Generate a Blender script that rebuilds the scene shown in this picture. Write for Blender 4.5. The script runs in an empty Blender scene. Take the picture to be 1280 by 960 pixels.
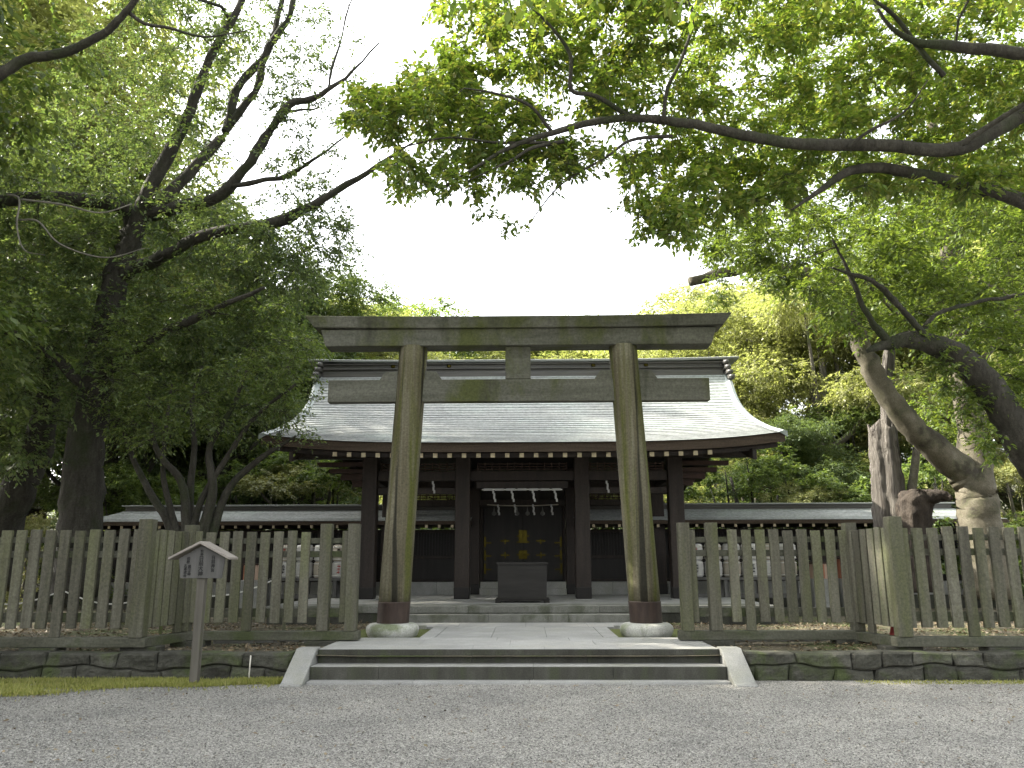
import bpy, math, random
import numpy as np
from mathutils import Matrix, Vector, Euler
from mathutils import noise as mnoise

R = math.radians
sc = bpy.context.scene
COL = sc.collection

# ------------------------------------------------------------------ camera, sky, sun, exposure
CAM = Vector((0.125, 0.0, 1.5))
CROT = Matrix.Rotation(R(1.0), 3, 'Z') @ Matrix.Rotation(R(90 + 12.4), 3, 'X') @ Matrix.Rotation(R(-0.15), 3, 'Z')
cd = bpy.data.cameras.new('camera')
cam = bpy.data.objects.new('camera', cd)
COL.objects.link(cam)
cam.matrix_world = Matrix.Translation(CAM) @ CROT.to_4x4()
cd.sensor_width = 36.0
cd.lens = 28.125
cd.clip_end = 1000
sc.camera = cam

SUN_EL, SUN_AZ = 40.0, 284.0            # azimuth clockwise from +Y (the way the camera looks)
world = bpy.data.worlds.new('World')
sc.world = world
world.use_nodes = True
wn = world.node_tree.nodes
sky = wn.new('ShaderNodeTexSky')
sky.sky_type = 'NISHITA'
sky.sun_disc = False
sky.sun_elevation = R(SUN_EL)
sky.sun_rotation = R(SUN_AZ)
sky.air_density = 1.0
sky.dust_density = 5.0
sky.ozone_density = 1.0
wn['Background'].inputs[1].default_value = 0.15
hazy = wn.new('ShaderNodeHueSaturation')          # thin white overcast: the blue is nearly washed out
hazy.inputs['Saturation'].default_value = 0.18
world.node_tree.links.new(sky.outputs[0], hazy.inputs['Color'])
world.node_tree.links.new(hazy.outputs[0], wn['Background'].inputs[0])
sl = bpy.data.lights.new('sun', 'SUN')
sl.energy = 3.1
sl.angle = R(0.6)
sl.color = (1.0, 0.93, 0.80)
sun = bpy.data.objects.new('sun', sl)
COL.objects.link(sun)
sdir = Vector((math.cos(R(SUN_EL)) * math.sin(R(SUN_AZ)), math.cos(R(SUN_EL)) * math.cos(R(SUN_AZ)), math.sin(R(SUN_EL))))
sun.rotation_euler = sdir.to_track_quat('Z', 'Y').to_euler()
sun.location = (-20, -10, 30)

sc.view_settings.view_transform = 'Standard'
sc.view_settings.look = 'None'
sc.view_settings.gamma = 1.0
sc.view_settings.use_curve_mapping = False
sc.view_settings.exposure = 2.72
sc.cycles.max_bounces = 7
sc.cycles.diffuse_bounces = 4
sc.cycles.glossy_bounces = 2
sc.cycles.transmission_bounces = 5
sc.cycles.transparent_max_bounces = 4
sc.cycles.sample_clamp_indirect = 6.0


def at(px, py, Y):
    """World point seen at pixel (px, py) of a 1280 x 960 picture at distance Y."""
    d = CROT @ Vector(((px - 640) / 1000.0, (480 - py) / 1000.0, -1.0))
    return CAM + d * ((Y - CAM.y) / d.y)


# ------------------------------------------------------------------ objects
def tag(o, label=None, cat=None, group=None, kind=None):
    if label: o['label'] = label
    if cat: o['category'] = cat
    if group: o['group'] = group
    if kind: o['kind'] = kind
    return o


def empty(name, loc, label=None, cat=None, group=None, rz=0.0):
    o = bpy.data.objects.new(name, None)
    COL.objects.link(o)
    o.empty_display_size = 0.2
    o.location = loc
    o.rotation_euler = (0, 0, rz)
    return tag(o, label, cat, group)


def link_mesh(name, me, m=None, parent=None, loc=None):
    o = bpy.data.objects.new(name, me)
    COL.objects.link(o)
    if m: me.materials.append(m)
    if parent: o.parent = parent
    if loc: o.location = loc
    return o


def world_of(o):
    v = Vector((0, 0, 0))
    while o:
        v += o.location
        o = o.parent
    return v


def copy_tree(o, parent=None):
    c = o.copy()
    COL.objects.link(c)
    if parent: c.parent = parent
    for ch in list(o.children):
        copy_tree(ch, c)
    return c


class MB:
    """Collects shapes in world coordinates; build() links them as one mesh object."""
    def __init__(self):
        self.v, self.f = [], []

    def add(self, vs, fs):
        b = len(self.v)
        self.v += [tuple(x) for x in vs]
        self.f += [tuple(i + b for i in q) for q in fs]
        return self

    def box(self, x0, x1, y0, y1, z0, z1):
        vs = [(x, y, z) for z in (z0, z1) for y in (y0, y1) for x in (x0, x1)]
        return self.add(vs, [(0, 2, 3, 1), (4, 5, 7, 6), (0, 1, 5, 4), (2, 6, 7, 3), (0, 4, 6, 2), (1, 3, 7, 5)])

    def obox(self, c, sx, sy, sz, rz=0.0, rx=0.0, ry=0.0):
        m = Euler((rx, ry, rz)).to_matrix()
        c = Vector(c)
        vs = [c + m @ Vector((x * sx / 2, y * sy / 2, z * sz / 2)) for z in (-1, 1) for y in (-1, 1) for x in (-1, 1)]
        return self.add(vs, [(0, 2, 3, 1), (4, 5, 7, 6), (0, 1, 5, 4), (2, 6, 7, 3), (0, 4, 6, 2), (1, 3, 7, 5)])

    def beam(self, a, b, w, h):
        """Box from a to b, w wide (sideways), h high, centred on the line."""
        a, b = Vector(a), Vector(b)
        d = (b - a).normalized()
        s = d.cross(Vector((0, 0, 1)))
        s = Vector((1, 0, 0)) if s.length < 1e-4 else s.normalized()
        u = s.cross(d).normalized()
        vs = []
        for p in (a, b):
            for i, j in ((-1, -1), (1, -1), (1, 1), (-1, 1)):
                vs.append(p + s * (i * w / 2) + u * (j * h / 2))
        return self.add(vs, [(0, 1, 2, 3), (7, 6, 5, 4), (0, 4, 5, 1), (1, 5, 6, 2), (2, 6, 7, 3), (3, 7, 4, 0)])

    def prism(self, poly, axis, a0, a1):
        """poly: points in the plane across axis ('x': (y, z), 'y': (x, z), 'z': (x, y))."""
        n = len(poly)
        def P(p, a):
            return {'x': (a, p[0], p[1]), 'y': (p[0], a, p[1]), 'z': (p[0], p[1], a)}[axis]
        vs = [P(p, a0) for p in poly] + [P(p, a1) for p in poly]
        fs = [tuple(range(n)), tuple(range(2 * n - 1, n - 1, -1))]
        fs += [(i, i + n, (i + 1) % n + n, (i + 1) % n) for i in range(n)]
        return self.add(vs, fs)

    def rings(self, rings, cap=True):
        n = len(rings[0])
        b = [v for r in rings for v in r]
        fs = []
        for k in range(len(rings) - 1):
            for i in range(n):
                j = (i + 1) % n
                fs.append((k * n + i, k * n + j, (k + 1) * n + j, (k + 1) * n + i))
        if cap:
            fs.append(tuple(range(n - 1, -1, -1)))
            fs.append(tuple((len(rings) - 1) * n + i for i in range(n)))
        return self.add(b, fs)

    def lathe(self, c, prof, n=32, lean=None):
        rs = []
        for r, z in prof:
            ox, oy = (lean(z) if lean else (0, 0))
            rs.append([(c[0] + ox + r * math.cos(2 * math.pi * i / n), c[1] + oy + r * math.sin(2 * math.pi * i / n), c[2] + z) for i in range(n)])
        return self.rings(rs)

    def tube(self, pts, rad, n=8, wob=0.0, rng=None):
        pts = [Vector(p) for p in pts]
        rs = []
        ref = Vector((0.31, 0.17, 0.93))
        for k, p in enumerate(pts):
            d = (pts[min(k + 1, len(pts) - 1)] - pts[max(k - 1, 0)]).normalized()
            s = d.cross(ref)
            if s.length < 0.15: s = d.cross(Vector((1, 0, 0)))
            s.normalize()
            u = d.cross(s).normalized()
            ref = u.cross(d) * -1 if False else ref
            ring = []
            for i in range(n):
                a = 2 * math.pi * i / n
                r = rad[k] * (1 + (wob * (rng.random() * 2 - 1) if wob else 0))
                ring.append(p + s * (r * math.cos(a)) + u * (r * math.sin(a)))
            rs.append(ring)
        return self.rings(rs)

    def rough(self, amp, scale, seed=0):
        o = Vector((seed * 3.7, seed * 1.3, seed * 7.1))
        self.v = [tuple(Vector(p) + (mnoise.noise_vector(Vector(p) * scale + o) + mnoise.noise_vector(Vector(p) * scale * 2.7 + o) * 0.45) * amp) for p in self.v]
        return self

    def build(self, name, m=None, parent=None, bevel=0.0, smooth=False, seg=2, origin=None):
        me = bpy.data.meshes.new(name)
        if parent is not None:
            o0 = world_of(parent)
        elif origin is not None:
            o0 = Vector(origin)
        else:
            o0 = Vector((0, 0, 0))
        me.from_pydata([(x - o0.x, y - o0.y, z - o0.z) for x, y, z in self.v], [], self.f)
        me.update()
        if smooth:
            me.polygons.foreach_set('use_smooth', [True] * len(me.polygons))
        o = link_mesh(name, me, m, parent)
        if parent is None and origin is not None:
            o.location = o0
        if bevel:
            b = o.modifiers.new('bevel', 'BEVEL')
            b.width = bevel
            b.segments = seg
            b.limit_method = 'ANGLE'
            b.angle_limit = R(35)
        return o


# ------------------------------------------------------------------ materials
def newmat(name):
    m = bpy.data.materials.new(name)
    m.use_nodes = True
    nt = m.node_tree
    return m, nt, nt.nodes, nt.links, nt.nodes['Principled BSDF']


def ramp(nodes, stops):
    r = nodes.new('ShaderNodeValToRGB')
    e = r.color_ramp.elements
    while len(e) < len(stops): e.new(0.5)
    for el, (p, c) in zip(e, stops):
        el.position = p
        el.color = (c[0], c[1], c[2], 1)
    return r


def coords(nt, scale=(1, 1, 1), kind='Object', rot=(0, 0, 0)):
    tc = nt.nodes.new('ShaderNodeTexCoord')
    mp = nt.nodes.new('ShaderNodeMapping')
    mp.inputs['Scale'].default_value = scale
    mp.inputs['Rotation'].default_value = rot
    nt.links.new(tc.outputs[kind], mp.inputs['Vector'])
    return mp.outputs[0]


def noise(nt, vec, scale, detail=5, rough=0.6, dist=0.0):
    n = nt.nodes.new('ShaderNodeTexNoise')
    n.inputs['Scale'].default_value = scale
    n.inputs['Detail'].default_value = detail
    n.inputs['Roughness'].default_value = rough
    n.inputs['Distortion'].default_value = dist
    nt.links.new(vec, n.inputs['Vector'])
    return n


def mixc(nt, fac, a, b, mode='MIX'):
    m = nt.nodes.new('ShaderNodeMix')
    m.data_type = 'RGBA'
    m.blend_type = mode
    for sock, v in ((m.inputs[0], fac), (m.inputs[6], a), (m.inputs[7], b)):
        if isinstance(v, (int, float)): sock.default_value = v
        elif isinstance(v, tuple): sock.default_value = (v[0], v[1], v[2], 1)
        else: nt.links.new(v, sock)
    return m.outputs[2]


def surf(name, cols, stretch=(1, 1, 1), scale=6.0, stain=None, stain_scale=1.2, stain_stretch=(1, 1, 1), stain_lo=0.5, stain_hi=0.65,
         rough=0.8, bump=0.3, bscale=None, bdist=0.02, island=0.0, spec=0.3, metal=0.0, fine=None, streak=None, streak_scale=1.0, streak_stretch=(6, 6, 0.15), streak_lo=0.55, streak_hi=0.63):
    m, nt, N, L, P = newmat(name)
    v = coords(nt, stretch)
    n1 = noise(nt, v, scale, 7, 0.65, 0.2)
    k = len(cols)
    r = ramp(N, [(0.28 + 0.44 * i / max(k - 1, 1), c) for i, c in enumerate(cols)])
    L.new(n1.outputs[0], r.inputs[0])
    c = r.outputs[0]
    if stain:
        n2 = noise(nt, coords(nt, stain_stretch), stain_scale, 5, 0.6, 0.3)
        r2 = ramp(N, [(stain_lo, (0, 0, 0)), (stain_hi, (1, 1, 1))])
        L.new(n2.outputs[0], r2.inputs[0])
        c = mixc(nt, r2.outputs[0], c, stain)
    if streak:
        n4 = noise(nt, coords(nt, streak_stretch), streak_scale, 4, 0.55, 0.15)
        r4 = ramp(N, [(streak_lo, (0, 0, 0)), (streak_hi, (1, 1, 1))])
        L.new(n4.outputs[0], r4.inputs[0])
        c = mixc(nt, r4.outputs[0], c, streak)
    if fine:
        n3 = noise(nt, coords(nt), fine, 3, 0.7)
        r3 = ramp(N, [(0.3, (0.72, 0.72, 0.72)), (0.7, (1.28, 1.28, 1.28))])
        L.new(n3.outputs[0], r3.inputs[0])
        c = mixc(nt, 1.0, c, r3.outputs[0], 'MULTIPLY')
    if island:
        g = N.new('ShaderNodeNewGeometry')
        mr = N.new('ShaderNodeMapRange')
        mr.inputs['To Min'].default_value = 1 - island
        mr.inputs['To Max'].default_value = 1 + island
        L.new(g.outputs['Random Per Island'], mr.inputs[0])
        hs = N.new('ShaderNodeHueSaturation')
        L.new(mr.outputs[0], hs.inputs['Value'])
        L.new(c, hs.inputs['Color'])
        c = hs.outputs[0]
    L.new(c, P.inputs['Base Color'])
    P.inputs['Roughness'].default_value = rough
    P.inputs['Specular IOR Level'].default_value = spec
    P.inputs['Metallic'].default_value = metal
    if bump:
        b = N.new('ShaderNodeBump')
        b.inputs['Strength'].default_value = bump
        b.inputs['Distance'].default_value = bdist
        nb = noise(nt, coords(nt, stretch), bscale or scale * 4, 6, 0.7)
        L.new(nb.outputs[0], b.inputs['Height'])
        L.new(b.outputs[0], P.inputs['Normal'])
    return m


def leafmat(name, cols, transl=0.35, tcol=None, rough=0.45, spec=0.35, vary=0.3):
    m, nt, N, L, P = newmat(name)
    g = N.new('ShaderNodeNewGeometry')
    r = ramp(N, [(i / (len(cols) - 1), c) for i, c in enumerate(cols)])
    L.new(g.outputs['Random Per Island'], r.inputs[0])
    oi = N.new('ShaderNodeObjectInfo')
    mr = N.new('ShaderNodeMapRange')
    mr.inputs['To Min'].default_value = 1 - vary
    mr.inputs['To Max'].default_value = 1 + vary
    L.new(oi.outputs['Random'], mr.inputs[0])
    n = noise(nt, coords(nt), 0.55, 3, 0.6)
    mr2 = N.new('ShaderNodeMapRange')
    mr2.inputs['From Min'].default_value = 0.3
    mr2.inputs['From Max'].default_value = 0.7
    mr2.inputs['To Min'].default_value = 0.75
    mr2.inputs['To Max'].default_value = 1.25
    L.new(n.outputs[0], mr2.inputs[0])
    mu = N.new('ShaderNodeMath')
    mu.operation = 'MULTIPLY'
    L.new(mr.outputs[0], mu.inputs[0])
    L.new(mr2.outputs[0], mu.inputs[1])
    hs = N.new('ShaderNodeHueSaturation')
    L.new(mu.outputs[0], hs.inputs['Value'])
    L.new(r.outputs[0], hs.inputs['Color'])
    L.new(hs.outputs[0], P.inputs['Base Color'])
    P.inputs['Roughness'].default_value = rough
    P.inputs['Specular IOR Level'].default_value = spec
    t = N.new('ShaderNodeBsdfTranslucent')
    tc = mixc(nt, 1.0, hs.outputs[0], tcol or (1.7, 1.5, 0.7), 'MULTIPLY')
    L.new(tc, t.inputs['Color'])
    mx = N.new('ShaderNodeMixShader')
    mx.inputs[0].default_value = transl
    L.new(P.outputs[0], mx.inputs[1])
    L.new(t.outputs[0], mx.inputs[2])
    L.new(mx.outputs[0], N['Material Output'].inputs['Surface'])
    return m


M = {}
M['torii'] = surf('weathered_torii_wood', [(0.05, 0.042, 0.026), (0.095, 0.084, 0.052), (0.135, 0.125, 0.084), (0.17, 0.16, 0.115)], (9, 9, 0.35), 1.0,
                  stain=(0.068, 0.074, 0.014), stain_scale=0.8, stain_stretch=(5, 5, 0.25), stain_lo=0.47, stain_hi=0.6, streak=(0.020, 0.018, 0.011), streak_scale=0.75, streak_lo=0.56, streak_hi=0.62, rough=0.8, bump=0.6, bscale=7, fine=30)
M['torii_beam'] = surf('weathered_beam_wood', [(0.055, 0.055, 0.042), (0.092, 0.093, 0.074), (0.13, 0.129, 0.106)], (0.6, 6, 5), 1.0,
                       stain=(0.06, 0.068, 0.022), stain_scale=0.9, stain_stretch=(1.0, 1, 0.5), stain_lo=0.5, stain_hi=0.6, streak=(0.045, 0.046, 0.032), streak_scale=1.0, streak_stretch=(1.6, 1, 0.4), streak_lo=0.57, streak_hi=0.66, rough=0.85, bump=0.3, bscale=7, fine=24)
M['copper_band'] = surf('brown_copper', [(0.018, 0.011, 0.008), (0.036, 0.022, 0.016), (0.052, 0.034, 0.026)], (3, 3, 0.8), 4, rough=0.6, bump=0.15, spec=0.4)
M['footing'] = surf('footing_granite', [(0.22, 0.225, 0.2), (0.34, 0.34, 0.31), (0.44, 0.44, 0.40)], (1, 1, 1), 5, stain=(0.16, 0.18, 0.11), stain_scale=2.2, rough=0.85, bump=0.3, bscale=60, fine=70)
M['granite'] = surf('grey_granite', [(0.1841, 0.1841, 0.1716), (0.2344, 0.2344, 0.2193), (0.2846, 0.2846, 0.2678)], (1, 1, 1), 2.5, stain=(0.22, 0.22, 0.19), stain_scale=1.3, rough=0.85, bump=0.2, bscale=80, fine=90, bdist=0.006)
M['platform_stone'] = surf('mossy_platform_stone', [(0.1105, 0.1105, 0.0952), (0.153, 0.153, 0.1343), (0.1997, 0.1997, 0.1785)], (1, 1, 1), 2.5, stain=(0.09, 0.095, 0.07), stain_scale=1.5, stain_stretch=(2, 1, 1), rough=0.88, bump=0.2, bscale=60, fine=70, bdist=0.008, island=0.1)
M['paving'] = surf('pale_paving', [(0.2139, 0.2139, 0.2027), (0.2652, 0.2652, 0.2524), (0.3166, 0.3166, 0.2995)], (1, 1, 1), 2.0, stain=(0.27, 0.27, 0.24), stain_scale=1.2, stain_lo=0.52, stain_hi=0.75, rough=0.8, bump=0.15, bscale=80, fine=90, island=0.07, bdist=0.005)
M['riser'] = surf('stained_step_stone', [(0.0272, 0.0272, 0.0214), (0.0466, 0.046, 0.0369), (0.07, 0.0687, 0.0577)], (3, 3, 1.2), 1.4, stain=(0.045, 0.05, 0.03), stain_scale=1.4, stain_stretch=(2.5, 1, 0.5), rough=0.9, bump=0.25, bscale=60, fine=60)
M['fence'] = surf('mossy_fence_wood', [(0.0547, 0.0515, 0.0367), (0.0922, 0.0883, 0.0648), (0.125, 0.1203, 0.0922)], (9, 9, 0.5), 1.2, stain=(0.085, 0.09, 0.044), stain_scale=1.2, stain_stretch=(3, 3, 0.6), stain_lo=0.45, stain_hi=0.7,
                  rough=0.85, bump=0.45, bscale=7, island=0.3, fine=30)
M['fence_beam'] = surf('mossy_fence_beam', [(0.0425, 0.0425, 0.0289), (0.0706, 0.0706, 0.051), (0.0978, 0.0978, 0.0748)], (1.2, 1.2, 6), 1.4, stain=(0.045, 0.054, 0.022), stain_scale=1.5, rough=0.88, bump=0.3, bscale=8, fine=30)
M['wallstone'] = surf('rough_wall_stone', [(0.0269, 0.0269, 0.0202), (0.0524, 0.0517, 0.0404), (0.0823, 0.08, 0.0658)], (1, 1, 1.6), 4.5, stain=(0.05, 0.062, 0.024), stain_scale=2.0, rough=0.92, bump=0.7, bscale=16, bdist=0.03, island=0.3, fine=45)
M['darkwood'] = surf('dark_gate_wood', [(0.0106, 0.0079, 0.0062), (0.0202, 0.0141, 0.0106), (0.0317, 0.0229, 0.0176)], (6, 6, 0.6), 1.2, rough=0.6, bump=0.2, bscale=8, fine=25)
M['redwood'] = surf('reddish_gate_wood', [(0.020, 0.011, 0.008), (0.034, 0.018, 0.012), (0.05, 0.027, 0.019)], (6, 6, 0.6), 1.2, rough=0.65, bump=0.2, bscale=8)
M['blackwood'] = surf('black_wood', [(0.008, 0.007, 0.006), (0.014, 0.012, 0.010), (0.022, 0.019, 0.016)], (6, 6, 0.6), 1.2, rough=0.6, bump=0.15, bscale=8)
M['sheath'] = surf('dark_metal_sheath', [(0.012, 0.011, 0.010), (0.02, 0.018, 0.016)], rough=0.45, bump=0.05, metal=0.4)
M['fascia'] = surf('layered_eave_bark', [(0.035, 0.024, 0.016), (0.055, 0.040, 0.028), (0.07, 0.052, 0.038)], (0.6, 3, 14), 2.2, rough=0.85, bump=0.4, bscale=5, fine=30)
M['gold'] = surf('gilt_metal', [(0.0312, 0.025, 0.0047), (0.0494, 0.0401, 0.0083)], scale=20, rough=0.32, bump=0.05, metal=1.0)
M['cap'] = surf('pale_gilt_cap', [(0.30, 0.25, 0.16), (0.42, 0.36, 0.24)], scale=20, rough=0.4, bump=0.05, metal=0.3)
M['copper_roof'] = surf('verdigris_copper_sheet', [(0.1861, 0.198, 0.1917), (0.2257, 0.2376, 0.2313), (0.2653, 0.2772, 0.2693)], (0.5, 1.2, 1.2), 2.2, stain=(0.26, 0.285, 0.27), stain_scale=0.7, rough=0.62, bump=0.1, bscale=20, spec=0.2, metal=0.0, fine=14, island=0.05)
M['copper_verge'] = surf('green_copper_verge', [(0.20, 0.235, 0.22), (0.29, 0.32, 0.305)], (1, 1, 1), 4, rough=0.5, bump=0.1, spec=0.5)
M['ridge'] = surf('dark_ridge_copper', [(0.03, 0.03, 0.026), (0.06, 0.057, 0.05), (0.09, 0.085, 0.075)], (0.4, 4, 6), 2, rough=0.5, bump=0.1, spec=0.5)
M['ridge_top'] = surf('grey_ridge_cap', [(0.16, 0.17, 0.16), (0.26, 0.27, 0.255)], (0.4, 4, 4), 2, rough=0.45, bump=0.1, spec=0.5)
M['white'] = surf('white_paper_and_sun_dash', [(0.34, 0.34, 0.3315), (0.425, 0.425, 0.4123)], scale=12, rough=0.8, bump=0.05)
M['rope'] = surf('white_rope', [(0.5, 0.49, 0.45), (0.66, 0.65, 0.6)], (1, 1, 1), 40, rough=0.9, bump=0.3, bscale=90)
M['boxwood'] = surf('dark_offertory_wood', [(0.0119, 0.011, 0.0093), (0.0187, 0.017, 0.0145), (0.0255, 0.0238, 0.0204)], (0.8, 4, 5), 2, rough=0.55, bump=0.15)
M['signwood'] = surf('grey_sign_wood', [(0.06, 0.059, 0.055), (0.088, 0.086, 0.08), (0.115, 0.112, 0.105)], (6, 6, 0.7), 1.5, rough=0.8, bump=0.2, bscale=8)
M['signpost'] = surf('sign_post_wood', [(0.055, 0.050, 0.040), (0.09, 0.083, 0.068), (0.125, 0.116, 0.097)], (9, 9, 0.5), 1.5, stain=(0.085, 0.10, 0.035), stain_scale=2.5, stain_stretch=(1, 1, 0.5), stain_lo=0.5, stain_hi=0.7, rough=0.8, bump=0.25, bscale=8)
M['signroof'] = surf('pale_sign_roof', [(0.19, 0.17, 0.15), (0.28, 0.255, 0.225)], (3, 3, 6), 1.5, rough=0.8, bump=0.2, bscale=8)
M['ink'] = surf('black_ink', [(0.008, 0.008, 0.008), (0.012, 0.012, 0.012)], rough=0.7, bump=0)
M['red_ink'] = surf('red_ink', [(0.22, 0.04, 0.03), (0.28, 0.06, 0.045)], rough=0.7, bump=0)
M['straw'] = surf('white_straw_wrap', [(0.36, 0.355, 0.335), (0.47, 0.465, 0.44)], (1, 1, 14), 3, rough=0.85, bump=0.3, bscale=12)
M['straw_cream'] = surf('cream_straw_wrap', [(0.28, 0.25, 0.20), (0.38, 0.345, 0.28)], (1, 1, 14), 3, rough=0.85, bump=0.3, bscale=12)
M['orange'] = surf('orange_lacquer', [(0.26, 0.10, 0.055), (0.34, 0.145, 0.085)], scale=5, rough=0.6, bump=0.05)
M['peach'] = surf('pale_peach_paint', [(0.36, 0.25, 0.18), (0.44, 0.32, 0.25)], scale=5, rough=0.6, bump=0.05)
M['redbox'] = surf('dark_red_paint', [(0.10, 0.012, 0.010), (0.14, 0.018, 0.014)], scale=5, rough=0.4, bump=0.03)
M['plaster'] = surf('white_plaster', [(0.62, 0.61, 0.58), (0.74, 0.73, 0.70)], (1, 1, 0.4), 3, rough=0.9, bump=0.1)
M['pvc'] = surf('pale_plastic', [(0.5, 0.47, 0.40), (0.6, 0.57, 0.5)], scale=8, rough=0.5, bump=0.02)
M['bark_dark'] = surf('dark_bark', [(0.018, 0.0165, 0.012), (0.038, 0.035, 0.027), (0.062, 0.058, 0.046)], (5, 5, 1.2), 1.6, stain=(0.026, 0.032, 0.014), stain_scale=1.5, rough=0.92, bump=0.8, bscale=7, bdist=0.04, fine=30)
M['bark_mid'] = surf('grey_brown_bark', [(0.06, 0.054, 0.042), (0.11, 0.10, 0.082), (0.16, 0.148, 0.122)], (5, 5, 1.2), 1.4, stain=(0.085, 0.095, 0.045), stain_scale=1.2, rough=0.92, bump=0.7, bscale=7, bdist=0.03, fine=30)
M['bark_smooth'] = surf('smooth_olive_bark', [(0.05, 0.045, 0.030), (0.09, 0.08, 0.056), (0.135, 0.122, 0.092)], (1.5, 1.5, 1.5), 2.0, stain=(0.055, 0.058, 0.028), stain_scale=1.6, streak=(0.035, 0.03, 0.022), streak_scale=1.6, streak_stretch=(1, 1, 1), rough=0.9, bump=0.7, bscale=12, bdist=0.02, fine=40)
M['bark_dead'] = surf('bleached_dead_wood', [(0.045, 0.040, 0.034), (0.12, 0.108, 0.093), (0.235, 0.218, 0.19)], (9, 9, 0.5), 1.3, streak=(0.04, 0.034, 0.028), streak_scale=1.2, streak_stretch=(9, 9, 0.5), streak_lo=0.53, rough=0.9, bump=1.0, bscale=5, bdist=0.08)
M['stump'] = surf('brown_rotten_wood', [(0.016, 0.013, 0.010), (0.038, 0.030, 0.023), (0.068, 0.055, 0.044)], (4, 4, 2), 2.0, rough=0.95, bump=1.0, bscale=6, bdist=0.05)
M['deadtwig'] = surf('pale_dead_twig', [(0.12, 0.11, 0.09), (0.2, 0.188, 0.16)], scale=10, rough=0.9, bump=0.2)
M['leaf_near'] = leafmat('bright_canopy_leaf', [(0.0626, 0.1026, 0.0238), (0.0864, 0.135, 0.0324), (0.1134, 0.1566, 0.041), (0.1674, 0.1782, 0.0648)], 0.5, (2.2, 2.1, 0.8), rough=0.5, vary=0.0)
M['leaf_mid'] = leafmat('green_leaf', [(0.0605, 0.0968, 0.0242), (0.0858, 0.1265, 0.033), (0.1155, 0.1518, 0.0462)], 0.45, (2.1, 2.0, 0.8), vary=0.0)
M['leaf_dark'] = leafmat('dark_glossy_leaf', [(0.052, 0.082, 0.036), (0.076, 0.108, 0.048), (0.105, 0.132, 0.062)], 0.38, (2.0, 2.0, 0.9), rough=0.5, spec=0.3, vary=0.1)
M['leaf_bright'] = leafmat('sunlit_yellow_leaf', [(0.155, 0.165, 0.062), (0.20, 0.205, 0.085), (0.255, 0.25, 0.12)], 0.45, (1.55, 1.7, 0.9), vary=0.12)  # paler and yellower than the other leaves: sunlight put into the colour
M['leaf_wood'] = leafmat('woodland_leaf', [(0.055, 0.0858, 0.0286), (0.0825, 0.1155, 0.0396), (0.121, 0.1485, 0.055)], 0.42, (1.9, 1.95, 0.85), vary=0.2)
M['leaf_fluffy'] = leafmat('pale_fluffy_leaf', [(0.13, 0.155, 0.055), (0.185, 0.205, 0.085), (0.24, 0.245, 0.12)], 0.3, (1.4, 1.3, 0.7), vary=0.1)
M['grass'] = leafmat('short_grass', [(0.19, 0.215, 0.05), (0.26, 0.275, 0.075), (0.34, 0.32, 0.13)], 0.3, (1.4, 1.4, 0.6), vary=0)
M['litter'] = leafmat('fallen_leaf', [(0.07, 0.05, 0.03), (0.15, 0.11, 0.065), (0.24, 0.19, 0.12), (0.12, 0.10, 0.05)], 0.1, (1.2, 1.0, 0.8), vary=0)
M['stone_bits'] = None


def gravel_mat():
    m, nt, N, L, P = newmat('grey_gravel')
    v = coords(nt, (1, 1, 1), 'Object')
    vo = N.new('ShaderNodeTexVoronoi')
    vo.inputs['Scale'].default_value = 92
    L.new(v, vo.inputs['Vector'])
    r = ramp(N, [(0.0, (0.06, 0.058, 0.054)), (0.3, (0.155, 0.151, 0.14)), (0.7, (0.29, 0.283, 0.262)), (1.0, (0.47, 0.455, 0.415))])
    sx = N.new('ShaderNodeSeparateColor')
    L.new(vo.outputs['Color'], sx.inputs[0])
    L.new(sx.outputs[0], r.inputs[0])
    n2 = noise(nt, v, 0.9, 5, 0.6)
    r2 = ramp(N, [(0.35, (0.80, 0.80, 0.80)), (0.65, (1.18, 1.17, 1.14))])
    L.new(n2.outputs[0], r2.inputs[0])
    c = mixc(nt, 1.0, r.outputs[0], r2.outputs[0], 'MULTIPLY')
    n3 = noise(nt, coords(nt, (1, 2.2, 1)), 2.4, 6, 0.7)
    r3 = ramp(N, [(0.60, (0, 0, 0)), (0.72, (0.55, 0.55, 0.55))])
    L.new(n3.outputs[0], r3.inputs[0])
    c = mixc(nt, r3.outputs[0], c, (0.17, 0.145, 0.11))
    L.new(c, P.inputs['Base Color'])
    P.inputs['Roughness'].default_value = 0.9
    b = N.new('ShaderNodeBump')
    b.inputs['Strength'].default_value = 1.0
    b.inputs['Distance'].default_value = 0.012
    b.invert = True
    L.new(vo.outputs['Distance'], b.inputs['Height'])
    L.new(b.outputs[0], P.inputs['Normal'])
    return m


M['gravel'] = gravel_mat()
M['pebble'] = surf('pebble_stone', [(0.1913, 0.187, 0.1726), (0.2422, 0.2346, 0.215)], scale=8, rough=0.9, bump=0, island=0.75)
M['soil'] = surf('mossy_soil', [(0.05, 0.043, 0.028), (0.09, 0.078, 0.052), (0.14, 0.12, 0.08)], (1, 1, 1), 3.0, stain=(0.06, 0.075, 0.02), stain_scale=0.9, rough=0.95, bump=0.8, bscale=25, bdist=0.04, fine=30)
M['moss'] = surf('moss', [(0.05, 0.06, 0.015), (0.085, 0.10, 0.025), (0.12, 0.12, 0.045)], (1, 1, 1), 6.0, rough=0.95, bump=0.8, bscale=40, bdist=0.02, fine=50)
M['forest_floor'] = surf('forest_floor', [(0.03, 0.03, 0.015), (0.05, 0.05, 0.025)], (1, 1, 1), 1.0, rough=0.95, bump=0.5)

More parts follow.
